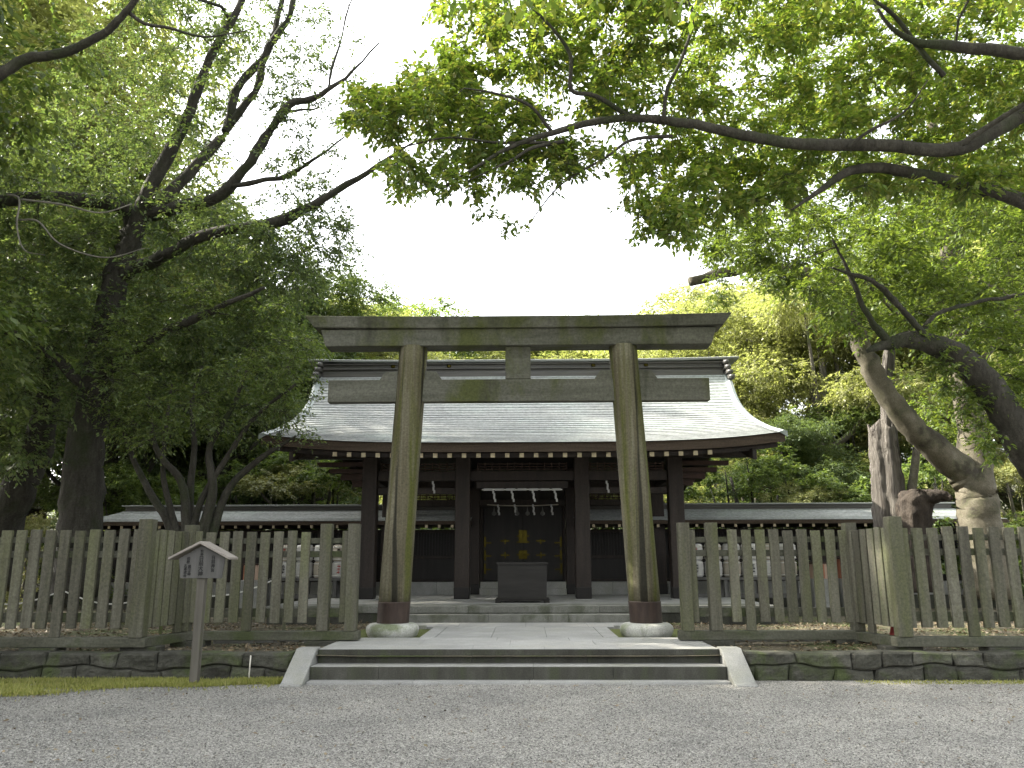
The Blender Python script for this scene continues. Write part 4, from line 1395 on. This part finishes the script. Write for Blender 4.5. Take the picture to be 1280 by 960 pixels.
# --- second trunk at the far left edge
base = at(10, 700, 17.5); base.z = GT
t = Tree('broadleaf_tree', base, 'dark slanting tree at the very left edge, its trunk half cut off', seed=22)
t.limb([(-5, 730, 17.5, .45), (5, 660, 17.5, .40), (28, 600, 17.5, .36), (52, 545, 17.6, .30), (60, 480, 17.8, .22), (50, 400, 18, .15)], n=14)
g = t.rng
t.clumps(fill(g, [(-80, 380), (110, 380), (120, 520), (60, 590), (-80, 600)], 90, 16.5, 20), U(g, 90, .5, .8), .11, 12, 12)
t.finish(M['bark_dark'], M['leaf_dark'])

# --- many-stemmed small tree behind the left fence
base = at(232, 700, 14.6); base.z = GT
t = Tree('broadleaf_tree', base, 'small many stemmed tree fanning out behind the back section of fence and the notice board', seed=23)
for pts in ([(222, 735, 14.6, .10), (213, 660, 14.6, .085), (190, 620, 14.7, .07), (165, 570, 14.9, .05), (150, 520, 15, .03)],
            [(228, 735, 14.6, .11), (232, 640, 14.5, .08), (225, 600, 14.5, .07), (195, 560, 14.4, .05), (185, 500, 14.3, .03)],
            [(234, 735, 14.7, .11), (237, 620, 14.7, .07), (243, 560, 14.8, .055), (240, 500, 14.9, .04), (255, 450, 15, .02)],
            [(240, 735, 14.6, .12), (258, 650, 14.5, .10), (266, 610, 14.4, .08), (262, 560, 14.4, .06), (290, 510, 14.3, .045), (310, 460, 14.2, .02)],
            [(248, 735, 14.6, .11), (272, 645, 14.6, .08), (290, 605, 14.6, .065), (330, 570, 14.5, .05), (370, 545, 14.4, .02)],
            [(237, 700, 14.6, .08), (250, 630, 14.5, .06), (285, 570, 14.4, .05), (320, 520, 14.2, .04), (370, 480, 14.1, .02)],
            [(228, 690, 14.6, .07), (205, 600, 14.6, .05), (207, 540, 14.7, .04), (215, 480, 14.8, .02)]):
    t.limb(pts, n=8)
g = t.rng
t.clumps(fill(g, [(130, 400), (240, 360), (370, 380), (392, 430), (375, 520), (300, 520), (240, 540), (150, 560), (120, 500)], 150, 13.4, 16), U(g, 150, .35, .6), .075, 11, 12, br=.014)
t.clumps(fill(g, [(290, 500), (400, 470), (385, 555), (330, 570)], 16, 13.6, 15), U(g, 16, .25, .4), .07, 9, 9, br=.012)
t.finish(M['bark_dark'], M['leaf_wood'])

# --- forked tree on the right
base = at(1226, 700, 17.0); base.z = GT
t = Tree('broadleaf_tree', base, 'smooth olive barked tree forking low behind the right fence, one limb slanting left', seed=24)
t.limb([(1226, 655, 17, .18), (1215, 612, 17, .27), (1199, 588, 17, .31), (1174, 564, 16.9, .28), (1142, 535, 16.8, .25), (1106, 490, 16.7, .22), (1082, 445, 16.6, .20), (1062, 395, 16.5, .17), (1030, 350, 16.3, .13), (962, 334, 16.0, .11), (912, 339, 15.7, .10), (863, 352, 15.4, .09)], n=16)
t.limb([(1238, 750, 17, .47), (1228, 670, 17, .42), (1222, 625, 17, .40), (1219, 590, 17.1, .33), (1214, 540, 17.3, .28), (1200, 460, 17.5, .24), (1190, 380, 17.6, .22), (1186, 300, 17.7, .20), (1176, 230, 17.8, .16), (1160, 120, 18, .10)], n=14)
t.limb([(1192, 360, 17.6, .14), (1200, 280, 17.8, .12), (1192, 210, 18, .09), (1210, 120, 18, .05)], n=9)
t.limb([(1205, 480, 17.5, .10), (1250, 420, 18, .08), (1290, 360, 18.3, .05)], n=8)
t.limb([(1150, 425, 16.5, .06), (1100, 370, 16.2, .05), (1040, 330, 16, .03)], n=8)
g = t.rng
t.clumps(fill(g, [(900, 300), (1010, 250), (1330, 200), (1330, 560), (1250, 520), (1130, 430), (1060, 400), (960, 350)], 230, 15, 20), U(g, 230, .45, .75), .11, 11, 12)
t.clumps(fill(g, [(865, 300), (960, 290), (1010, 360), (920, 385), (880, 375)], 22, 15, 16.5), U(g, 22, .25, .4), .09, 9, 9, br=.015)
t.clumps(fill(g, [(1120, 470), (1200, 480), (1210, 560), (1160, 545)], 24, 17.5, 20), U(g, 24, .35, .6), .10, 11, 11)
t.clumps(fill(g, [(900, -200), (1500, -300), (1500, 250), (1000, 250)], 170, 15, 22), U(g, 170, .7, 1.0), .13, 11, 12, twigs=False, br=.03)
t.clumps(fill(g, [(800, -60), (1330, -60), (1330, 280), (1000, 280), (880, 200), (790, 60)], 210, 14, 20), U(g, 210, .5, .85), .11, 11, 12)
t.finish(M['bark_smooth'], M['leaf_mid'], rough=0.045)

# --- bleached dead trunk and hollow stump
base = at(1116, 700, 18.2); base.z = GT
dr = empty('dead_tree', base, 'bleached grey dead trunk with a broken top behind the right fence corner', 'dead trunk')
rg = np.random.default_rng(31)
def jag(pts, n, amp, sub=6, top=0.10):
    p, r = limb(pts, sub)
    b = MB()
    rs = []
    ph = rg.random(3) * 6
    for k, c in enumerate(p):
        ring = []
        for i in range(n):
            a = 2 * math.pi * i / n
            q = r[k] * (1 + amp * (0.5 * math.sin(3 * a + ph[0]) + 0.35 * math.sin(7 * a + ph[1]) + 0.2 * math.sin(11 * a + ph[2])))
            dz = (top * (math.sin(5 * a) + math.sin(3 * a + 1)) if k == len(p) - 1 else 0)
            ring.append((c.x + q * math.cos(a), c.y + q * math.sin(a), c.z + dz))
        rs.append(ring)
    b.rings(rs)
    return b
jag([(1120, 735, 18.2, .42), (1117, 670, 18.2, .36), (1111, 610, 18.2, .32), (1106, 570, 18.2, .29), (1103, 535, 18.2, .26)], 44, 0.20, sub=9).rough(0.035, 5, 2).build('trunk', M['bark_dead'], dr, smooth=True)
jag([(1112, 560, 18.4, .17), (1109, 500, 18.4, .15), (1110, 450, 18.4, .13), (1114, 425, 18.4, .11)], 18, 0.16).build('upper_stem', M['bark_dead'], dr, smooth=True)
jag([(1130, 700, 18.0, .13), (1136, 640, 18.0, .11), (1143, 590, 18.0, .09), (1146, 560, 18.0, .08)], 14, 0.12).build('side_stem', M['bark_mid'], dr, smooth=True)
base = at(1148, 700, 17.6); base.z = GT
sp = empty('hollow_stump', base, 'dark brown rotten hollow stump with a shelf like arm beside the bleached dead trunk', 'stump')
jag([(1146, 740, 17.6, .40), (1144, 690, 17.6, .34), (1143, 660, 17.6, .31), (1143, 640, 17.6, .33), (1144, 622, 17.6, .34), (1145, 613, 17.6, .27)], 40, 0.17, sub=9, top=0.015).rough(0.05, 5, 3).build('trunk', M['stump'], sp, smooth=True)
p, r = limb([(1140, 626, 17.6, .12), (1152, 622, 17.5, .17), (1168, 620, 17.4, .15), (1180, 620, 17.3, .11), (1190, 625, 17.2, .045)], 9)
MB().tube(p, r, 22, 0.06, rg).rough(0.03, 5, 4).build('arm', M['stump'], sp, smooth=True)

# --- curved dark limb from a tree just outside on the right
base = at(1420, 760, 11.5); base.z = GT
t = Tree('broadleaf_tree', base, 'tree whose thick dark ivy clad limb curves in from the right edge', seed=25)
t.limb([(1440, 800, 11.5, .42), (1400, 720, 11.5, .36), (1345, 650, 11.4, .30), (1300, 585, 11.3, .25), (1266, 535, 11.2, .22), (1236, 482, 11.1, .19), (1192, 442, 11, .16), (1142, 424, 10.9, .14), (1112, 430, 10.8, .09), (1085, 440, 10.7, .03)], n=16, wob=.05)
t.limb([(1170, 432, 10.9, .05), (1140, 400, 10.7, .045), (1118, 375, 10.5, .04), (1090, 350, 10.3, .03), (1040, 335, 10.0, .016)], n=8)
t.limb([(1150, 422, 10.9, .04), (1170, 395, 11, .03), (1215, 380, 11.2, .03), (1290, 365, 11.4, .03)], n=7)
t.limb([(1300, 585, 11.3, .16), (1330, 480, 11.6, .14), (1330, 350, 12, .10), (1290, 250, 12.4, .06)], n=10)
t.limb([(1112, 428, 10.8, .06), (1085, 395, 10.6, .05), (1068, 350, 10.5, .03), (1040, 300, 10.4, .015)], n=7)
g = t.rng
t.clumps(fill(g, [(860, 255), (1000, 250), (1330, 240), (1330, 540), (1275, 500), (1215, 430), (1150, 400), (1060, 425), (1010, 380), (950, 330), (890, 320)], 190, 11.0, 13.6), U(g, 190, .3, .5), .085, 11, 12, near=True, br=.014)
t.clumps(fill(g, [(1160, 440), (1230, 470), (1270, 540), (1240, 580), (1200, 520)], 22, 10.6, 11.6), U(g, 22, .18, .3), .075, 9, 9, near=True, br=.01)
t.clumps(fill(g, [(930, 340), (1040, 340), (1060, 400), (1000, 385)], 14, 9.8, 11), U(g, 14, .2, .35), .08, 9, 9, near=True, br=.01)
LPs = np.array([q for q, r in t.limbs if r > .1 and q[0] < 8])
C = LPs[g.integers(0, len(LPs), 46)] + g.normal(size=(46, 3)) * .14
t.clumps(C, U(g, 46, .10, .2), .06, 7, 6, near=True, branch=False, twigs=False)
t.finish(M['bark_dark'], M['leaf_mid'], rough=0.04)

# --- bright canopy overhead on the right: tree stands just outside the picture
base = Vector((8.6, 7.4, 0.0))
t = Tree('broadleaf_tree', base, 'nearest tree, long dark boughs and bright green leaves hanging in at upper right', seed=26)
A = at(1300, 130, 8.2)
p = smooth_poly([Vector((8.6, 7.4, -0.2)), Vector((8.5, 7.5, 2.0)), Vector((8.1, 7.7, 4.0)), Vector((7.2, 8.0, 5.6)), Vector((6.2, 8.2, 6.6)), A], 6)
t.limb_world(p, list(np.interp(np.arange(len(p)), [0, 6, 12, 18, 24, 30], [.42, .34, .28, .20, .14, .085])), 14, .06)
t.limb([(1300, 130, 8.2, .085), (1240, 166, 8.1, .078), (1190, 187, 8.0, .075), (1100, 182, 7.9, .068), (1000, 180, 7.8, .062), (940, 171, 7.7, .056), (870, 156, 7.6, .050), (800, 148, 7.5, .044), (750, 151, 7.4, .038), (690, 166, 7.3, .030), (640, 183, 7.2, .022), (598, 207, 7.1, .015), (548, 237, 7.0, .006)], n=10)
t.limb([(1330, 275, 8.6, .09), (1290, 256, 8.5, .085), (1240, 239, 8.4, .08), (1180, 225, 8.3, .07), (1110, 211, 8.2, .06), (1062, 214, 8.1, .05), (1025, 238, 8.0, .03), (990, 262, 7.9, .012)], n=9)
p = smooth_poly([Vector((8.5, 7.5, 1.9)), Vector((8.2, 7.9, 3.2)), Vector((7.4, 8.3, 4.2)), at(1330, 275, 8.6)], 6)
t.limb_world(p, list(np.interp(np.arange(len(p)), [0, 6, 12, 18], [.2, .16, .12, .09])), 10, .05)
t.limb([(790, 148, 7.5, .028), (745, 120, 7.3, .024), (714, 112, 7.2, .022), (713, 70, 7.1, .02), (690, 35, 7.0, .016), (650, -5, 6.9, .01)], n=7)
t.limb([(829, 154, 7.5, .022), (834, 112, 7.4, .02), (853, 71, 7.3, .018), (866, 22, 7.2, .014), (850, -20, 7.1, .01)], n=7)
t.limb([(690, 165, 7.3, .02), (662, 132, 7.2, .016), (620, 117, 7.1, .012), (580, 110, 7, .006)], n=6)
t.limb([(708, 176, 7.3, .02), (665, 185, 7.2, .018), (640, 200, 7.15, .014), (585, 226, 7.0, .006)], n=6)
t.limb([(690, 178, 7.3, .016), (620, 178, 7.2, .014), (560, 172, 7.1, .01), (500, 185, 7.0, .005)], n=6)
t.limb([(840, 170, 7.6, .02), (790, 175, 7.4, .017), (757, 197, 7.3, .013), (700, 232, 7.2, .008), (655, 288, 7.1, .004)], n=6)
t.limb([(1320, 70, 7.6, .07), (1230, 62, 7.5, .06), (1180, 56, 7.4, .05), (1145, 52, 7.3, .035), (1110, 30, 7.2, .02), (1080, -20, 7.1, .012)], n=8)
t.limb([(1180, 95, 7.5, .03), (1150, 62, 7.4, .026), (1118, 20, 7.3, .022), (1085, -5, 7.2, .016)], n=7)
t.limb([(1190, 187, 8.0, .035), (1240, 155, 7.8, .03), (1280, 130, 7.6, .025)], n=7)
t.limb([(1060, 185, 7.8, .02), (1085, 165, 7.7, .018), (1130, 140, 7.6, .012), (1160, 100, 7.5, .006)], n=6)
g = t.rng
t.clumps(fill(g, [(800, -40), (1330, -60), (1330, 240), (1130, 235), (1010, 225), (900, 225), (850, 180), (790, 120)], 310, 8.0, 11.0), U(g, 310, .24, .42), .082, 11, 12, near=True, br=.010, tw_r=.0028)
t.clumps(fill(g, [(520, -40), (820, -40), (830, 140), (770, 150), (700, 140), (640, 150), (560, 150), (540, 90), (560, 50)], 124, 7.5, 9.2), U(g, 124, .2, .36), .078, 10, 11, near=True, br=.009, tw_r=.0025)
t.clumps(fill(g, [(440, 105), (560, 85), (700, 150), (720, 190), (600, 205), (480, 175), (430, 150)], 92, 7.1, 8.6), U(g, 92, .18, .30), .075, 9, 10, near=True, br=.008, tw_r=.0025)
t.clumps(fill(g, [(480, 190), (600, 200), (690, 180), (770, 185), (720, 215), (640, 235), (560, 245), (500, 240)], 62, 6.9, 8.2), U(g, 62, .14, .24), .075, 7, 8, near=True, br=.007, tw_r=.0022)
t.clumps(fill(g, [(780, 190), (880, 180), (1010, 220), (980, 260), (880, 270), (850, 300), (810, 290), (780, 240)], 66, 7.6, 9.4), U(g, 66, .18, .30), .08, 10, 10, near=True, br=.008, tw_r=.0025)
t.clumps(np.array([tuple(at(x, y, 7.1)) for x, y in ((612, 268), (640, 276), (630, 285), (600, 262), (655, 282))]), np.full(5, .10), .06, 5, 5, near=True, br=.004, tw_r=.0018)
t.clumps(fill(g, [(500, -500), (1700, -500), (1700, 0), (1330, 0), (1300, -40), (520, -40)], 300, 5.0, 10.0), U(g, 300, .35, .55), .11, 11, 11, br=.02, twigs=False)
t.finish(M['bark_dark'], M['leaf_near'])

# --- bough of a tree outside on the left
base = Vector((-8.2, 7.0, 0.0))
t = Tree('broadleaf_tree', base, 'tree out of view on the left whose bare dark bough crosses the top left corner', seed=27)
A = at(-60, 135, 9.0)
p = smooth_poly([Vector((-8.2, 7.0, -0.2)), Vector((-8.3, 7.2, 2.5)), Vector((-8.0, 7.8, 5.0)), A], 6)
t.limb_world(p, list(np.interp(np.arange(len(p)), [0, 6, 12, 18], [.36, .30, .2, .075])), 12, .05)
t.limb([(-60, 135, 9, .075), (0, 93, 9, .068), (35, 73, 9, .064), (80, 66, 8.9, .058), (128, 43, 8.8, .05), (148, 25, 8.7, .044), (172, -5, 8.6, .036), (190, -50, 8.5, .03)], n=10)
t.limb([(160, 15, 8.7, .026), (182, 30, 8.7, .022), (212, 35, 8.7, .02), (255, 46, 8.6, .014), (310, 38, 8.6, .005)], n=7)
g = t.rng
t.limb_world(smooth_poly([Vector((-8.2, 7.3, 4)), Vector((-8.8, 6.5, 7)), Vector((-9.5, 5.5, 10)), Vector((-9, 4, 12))], 5), list(np.linspace(.22, .06, 16)), 9)
C = np.stack([U(g, 230, -15, -5.5), U(g, 230, -3, 9.0), U(g, 230, 8.0, 13.5)], 1)
t.clumps(C, U(g, 230, .6, 1.0), .14, 12, 12, br=.03, twigs=False)
t.finish(M['bark_dark'], M['leaf_mid'])

# ------------------------------------------------------------------ woodland trees behind: a few kinds, copied
def wood_tree(name, H, Rc, seed, n_cl, leaf, bark, leafm, lobes=7, z0=0.28, flat=0.55, nt=12, nl=12, cr=0.13):
    """Free standing tree of height H: trunk, forking limbs and a crown made of uneven lobes of leafy clumps."""
    rng = np.random.default_rng(seed)
    t = Tree(name, (0, 0, 0), None, None, seed=seed)
    tr = H * 0.028
    p = smooth_poly([Vector((0, 0, -0.4)), Vector((rng.normal() * .1, rng.normal() * .1, H * .2)), Vector((rng.normal() * .3, rng.normal() * .3, H * .45)), Vector((rng.normal() * .5, rng.normal() * .5, H * .8))], 5)
    t.limb_world(p, list(np.linspace(tr, tr * .25, len(p))), 10)
    C, rad = [], []
    for k in range(lobes):
        a = 2 * math.pi * (k + rng.random() * .6) / lobes
        zz = H * (z0 + 0.12 + (0.80 - z0) * rng.random())
        prof = math.sin(math.pi * min(1, max(0.12, (zz / H - z0 + 0.12) / (1.08 - z0)))) ** 0.6
        c = Vector((Rc * .62 * prof * math.cos(a), Rc * .62 * prof * math.sin(a), zz))
        if k == 0: c = Vector((0, 0, H * .84))
        s = p[min(len(p) - 1, int(len(p) * min(.9, 0.25 + .5 * rng.random())))]
        mid = s.lerp(c, .5) + Vector((rng.normal() * .2, rng.normal() * .2, -.3))
        q = smooth_poly([s, mid, c], 4)
        t.limb_world(q, list(np.linspace(tr * .45, tr * .10, len(q))), 7)
        lr = Rc * (.36 + .22 * rng.random())
        m = n_cl // lobes
        d = unit(rng.normal(size=(m, 3))); d[:, 2] = np.abs(d[:, 2]) * 0.9 - 0.28
        C.append(np.array(c) + d * (lr * (0.55 + 0.5 * rng.random((m, 1)))) * np.array([1, 1, .72]))
        rad.append(np.full(m, H * .055) * (0.7 + .6 * rng.random(m)))
    t.clumps(np.concatenate(C), np.concatenate(rad), leaf, nt, nl, flat=flat, br=.03, twigs=False)
    return t.finish(bark, leafm)


KINDS = {
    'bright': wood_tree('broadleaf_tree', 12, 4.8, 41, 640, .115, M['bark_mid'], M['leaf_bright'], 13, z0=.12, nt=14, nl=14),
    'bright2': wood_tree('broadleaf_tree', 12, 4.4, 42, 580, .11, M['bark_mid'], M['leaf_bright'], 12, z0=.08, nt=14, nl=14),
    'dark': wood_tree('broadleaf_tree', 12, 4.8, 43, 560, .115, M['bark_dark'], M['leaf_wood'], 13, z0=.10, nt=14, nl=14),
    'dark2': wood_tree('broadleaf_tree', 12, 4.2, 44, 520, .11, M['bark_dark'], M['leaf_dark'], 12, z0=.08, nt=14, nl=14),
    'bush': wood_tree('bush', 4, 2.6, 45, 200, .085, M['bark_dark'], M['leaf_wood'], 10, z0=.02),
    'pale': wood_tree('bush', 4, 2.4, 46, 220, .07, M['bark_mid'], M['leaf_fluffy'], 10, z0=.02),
}
first = dict.fromkeys(KINDS, True)
HT = {'bright': 12, 'bright2': 12, 'dark': 12, 'dark2': 12, 'bush': 4, 'pale': 4}
wrng = np.random.default_rng(77)


def plant(kind, px, ptop, Y, label, group=None, wide=1.0, zb=None):
    top = at(px, ptop, Y)
    zb = GT - 0.05 if zb is None else zb
    s = max(0.2, (top.z - zb) / (HT[kind] * 0.98))
    o = KINDS[kind] if first[kind] else copy_tree(KINDS[kind])
    first[kind] = False
    o.location = (top.x, Y, zb)
    o.rotation_euler = (0, 0, wrng.random() * 6.28)
    o.scale = (s * wide, s * wide, s)
    tag(o, label, 'bush' if kind in ('bush', 'pale') else 'tree', group)
    return o


WG = 'trees of the wood behind the shrine'
# right hand side, in the sun
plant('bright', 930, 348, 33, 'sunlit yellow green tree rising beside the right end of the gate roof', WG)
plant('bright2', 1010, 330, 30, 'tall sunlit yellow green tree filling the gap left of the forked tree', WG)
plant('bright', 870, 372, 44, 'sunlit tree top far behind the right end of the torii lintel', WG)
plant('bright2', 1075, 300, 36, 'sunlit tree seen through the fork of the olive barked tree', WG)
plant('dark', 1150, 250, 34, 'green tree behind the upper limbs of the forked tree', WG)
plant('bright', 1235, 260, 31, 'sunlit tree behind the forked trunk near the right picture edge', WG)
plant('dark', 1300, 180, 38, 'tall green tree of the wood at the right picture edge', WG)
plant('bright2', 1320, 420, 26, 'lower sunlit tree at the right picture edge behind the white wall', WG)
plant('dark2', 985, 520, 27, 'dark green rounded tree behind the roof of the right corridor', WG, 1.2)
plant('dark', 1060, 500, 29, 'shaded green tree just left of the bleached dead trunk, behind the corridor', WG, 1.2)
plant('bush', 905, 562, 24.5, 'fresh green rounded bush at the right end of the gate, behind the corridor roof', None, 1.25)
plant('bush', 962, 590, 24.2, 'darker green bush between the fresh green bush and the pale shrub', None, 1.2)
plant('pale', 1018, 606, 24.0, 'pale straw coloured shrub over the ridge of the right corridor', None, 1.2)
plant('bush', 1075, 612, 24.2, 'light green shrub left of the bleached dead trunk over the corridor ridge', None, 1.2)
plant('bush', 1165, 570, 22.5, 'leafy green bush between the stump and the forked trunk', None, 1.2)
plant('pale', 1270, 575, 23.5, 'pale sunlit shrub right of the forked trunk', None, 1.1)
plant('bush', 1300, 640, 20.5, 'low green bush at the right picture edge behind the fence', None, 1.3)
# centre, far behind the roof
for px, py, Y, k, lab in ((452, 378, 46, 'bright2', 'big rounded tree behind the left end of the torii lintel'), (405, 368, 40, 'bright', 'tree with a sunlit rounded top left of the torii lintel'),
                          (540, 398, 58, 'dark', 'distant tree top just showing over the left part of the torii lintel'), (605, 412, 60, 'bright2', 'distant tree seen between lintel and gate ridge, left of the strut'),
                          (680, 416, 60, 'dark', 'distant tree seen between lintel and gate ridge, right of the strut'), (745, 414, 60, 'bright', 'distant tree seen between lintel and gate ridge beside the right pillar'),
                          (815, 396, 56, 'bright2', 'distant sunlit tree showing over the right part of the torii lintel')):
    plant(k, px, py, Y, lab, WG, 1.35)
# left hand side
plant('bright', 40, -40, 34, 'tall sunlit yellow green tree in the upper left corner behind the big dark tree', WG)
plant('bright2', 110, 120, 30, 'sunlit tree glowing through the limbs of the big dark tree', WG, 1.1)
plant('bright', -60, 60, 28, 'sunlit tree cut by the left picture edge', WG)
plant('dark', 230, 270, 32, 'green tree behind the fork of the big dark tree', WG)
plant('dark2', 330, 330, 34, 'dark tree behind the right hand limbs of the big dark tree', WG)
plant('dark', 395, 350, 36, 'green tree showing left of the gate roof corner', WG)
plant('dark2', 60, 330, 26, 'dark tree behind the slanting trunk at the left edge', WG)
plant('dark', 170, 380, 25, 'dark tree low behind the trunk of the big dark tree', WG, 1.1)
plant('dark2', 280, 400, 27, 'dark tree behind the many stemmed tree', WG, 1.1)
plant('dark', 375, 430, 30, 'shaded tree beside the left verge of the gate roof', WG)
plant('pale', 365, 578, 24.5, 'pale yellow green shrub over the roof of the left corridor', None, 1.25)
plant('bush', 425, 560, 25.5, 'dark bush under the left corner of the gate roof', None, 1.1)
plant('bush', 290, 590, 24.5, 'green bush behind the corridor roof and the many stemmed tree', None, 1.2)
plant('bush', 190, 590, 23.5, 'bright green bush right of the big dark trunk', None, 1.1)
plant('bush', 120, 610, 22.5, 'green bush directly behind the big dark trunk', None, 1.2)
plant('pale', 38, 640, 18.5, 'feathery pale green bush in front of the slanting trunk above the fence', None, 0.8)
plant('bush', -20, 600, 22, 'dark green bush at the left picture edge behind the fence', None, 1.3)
# unseen trees added outside the picture on the left to shade the court
for x, y, h, k in ((-13.5, 8.0, 17, 'dark2'), (-14.5, 12.0, 18, 'dark'), (-17, 10.5, 18, 'dark2'), (-19, 5, 16, 'dark'), (-21, 14, 17, 'dark2'), (-14, 3.5, 14, 'dark')):
    o = KINDS[k] if first[k] else copy_tree(KINDS[k])
    first[k] = False
    o.location = (x, y, 0); o.scale = (h / 12 * 0.95, h / 12 * 0.95, h / 12)
    o.rotation_euler = (0, 0, wrng.random() * 6.28)
    tag(o, 'tall unseen tree added outside the picture to shade the gravel court', 'tree', 'unseen trees added to shade the court')

# far wood that closes the view
def far_wood():
    rng = np.random.default_rng(90)
    n = 1300
    a = U(rng, n, -1.15, 1.15)
    d = U(rng, n, 62, 80)
    x, y = d * np.sin(a) * 1.15, d * np.cos(a) * 0.55 + 32
    side = np.clip((np.abs(x) - 10) / 25, 0, 1)
    hmax = 15 + 9 * side
    z = hmax * (rng.random(n) ** 0.8)
    C = np.stack([x, y, z], 1)
    out = np.tile(np.array([[0, -0.5, 0.8]]), (n, 1))
    V, F, _ = sprays(rng, C, U(rng, n, 1.6, 2.6), out, 10, 12, .42)
    o = np_mesh('far_wood', V, F, M['leaf_wood'])
    tag(o, 'far off green wood closing the view behind the shrine', 'wood', kind='stuff')


far_wood()


def undergrowth():
    rng = np.random.default_rng(91)
    n = 620
    x = U(rng, n, -34, 34)
    y = 27.5 + 4.5 * rng.random(n)
    z = (2.2 + 2.6 * np.clip((np.abs(x) - 3) / 6, 0, 1)) * rng.random(n) ** 0.8 + 0.3
    V, F, _ = sprays(rng, np.stack([x, y, z], 1), U(rng, n, .8, 1.3), np.tile(np.array([[0, -.4, .8]]), (n, 1)), 12, 12, .17)
    tag(np_mesh('undergrowth', V, F, M['leaf_dark']), 'dark tangled undergrowth at the foot of the wood behind the corridors', 'undergrowth', kind='stuff')


undergrowth()

# ------------------------------------------------------------------ grass, litter, loose gravel
def scatter_mesh(name, P, D, Nr, L, W, m, label, cat):
    V, F = leaf_quads(P, D, Nr, L, W)
    tag(np_mesh(name, V, F, m), label, cat, kind='stuff')


rng = np.random.default_rng(55)
n = 42000
x = U(rng, n, -9.5, -2.95)
yf = 10.68 - 0.05 - (0.22 + 1.25 * np.clip((-3.2 - x) / 3.5, 0, 1.2) * (0.8 + 0.3 * np.sin(x * 3.1))) * rng.random(n) ** 1.7
stray = rng.random(n) < 0.05
yf = np.where(stray, yf - 0.45 * rng.random(n), yf)
keep = (np.sin(x * 5 + yf * 7) + np.sin(x * 2.1 - yf * 13) + rng.normal(size=n) * 0.7) > -0.9
x, yf = x[keep], yf[keep]
n = len(x)
D = rng.normal(size=(n, 3)) * 0.35; D[:, 2] = 0.75
scatter_mesh('grass', np.stack([x, yf, np.zeros(n)], 1), unit(D), unit(rng.normal(size=(n, 3))), U(rng, n, .03, .085), U(rng, n, .003, .006), M['grass'], 'short yellow green grass strip along the foot of the low wall by the notice board', 'grass')
n = 5000
x = 4.2 + 5.3 * rng.random(n) ** 0.7
yf = 10.68 - 0.28 * rng.random(n) ** 1.6
D = rng.normal(size=(n, 3)) * 0.6; D[:, 2] = 0.6
scatter_mesh('moss_strip', np.stack([x, yf, np.zeros(n)], 1), unit(D), unit(rng.normal(size=(n, 3))), U(rng, n, .015, .04), U(rng, n, .003, .006), M['grass'], 'thin mossy strip along the foot of the right hand low wall', 'moss')
# fallen leaves
n = 9000
x = np.concatenate([U(rng, n // 2, -9.5, -2.6), U(rng, n // 2, 2.6, 9.5)])
yy = U(rng, n, 10.95, 16.5)
z = np.array([GT - 0.03 + terrace_z(a, b) for a, b in zip(x, yy)]) + 0.008
D = rng.normal(size=(n, 3)); D[:, 2] *= 0.25
Nr = rng.normal(size=(n, 3)) * 0.4 + np.array([0, 0, 1])
scatter_mesh('fallen_leaves', np.stack([x, yy, z], 1), unit(D), unit(Nr), U(rng, n, .04, .085), U(rng, n, .012, .022), M['litter'], 'brown fallen leaves littering the ground along the fences', 'leaf litter')
n = 900
x = U(rng, n, -6, 7); yy = U(rng, n, 5.5, 10.4)
D = rng.normal(size=(n, 3)); D[:, 2] *= 0.15
Nr = rng.normal(size=(n, 3)) * 0.25 + np.array([0, 0, 1])
scatter_mesh('scattered_leaves', np.stack([x, yy, np.full(n, 0.020)], 1), unit(D), unit(Nr), U(rng, n, .02, .07), U(rng, n, .003, .018), M['litter'], 'few brown leaves and twigs scattered on the grey gravel', 'leaf litter')


def pebbles():
    n = 90000
    y = 5.6 + 5.1 * rng.random(n) ** 1.25
    half = 0.72 * y
    x = (rng.random(n) * 2 - 1) * half
    k = ~((np.abs(x) < 2.95) & (y > 10.40)) & ~((y > 10.66))
    x, y = x[k], y[k]
    n = len(x)
    s = 0.004 + 0.0065 * rng.random(n) ** 2
    base = np.array([[1, 0, 0], [0, 1, 0], [-1, 0, 0], [0, -1, 0], [0, 0, 1]], float)
    q = base[None] * (0.7 + 0.6 * rng.random((n, 5, 3))) * s[:, None, None]
    q[..., 2] *= 0.8
    a = rng.random(n) * 6.28
    c, sn = np.cos(a)[:, None], np.sin(a)[:, None]
    X = q[..., 0] * c - q[..., 1] * sn + x[:, None]
    Y = q[..., 0] * sn + q[..., 1] * c + y[:, None]
    Z = q[..., 2] + 0.002 + (s * 0.25)[:, None]
    V = np.stack([X, Y, Z], 2).reshape(-1, 3)
    F = (np.arange(n)[:, None, None] * 5 + np.array([[0, 1, 4], [1, 2, 4], [2, 3, 4], [3, 0, 4]])[None]).reshape(-1, 3)
    tag(np_mesh('loose_gravel', V, F, M['pebble']), 'loose grey gravel stones covering the court', 'gravel', kind='stuff')


pebbles()
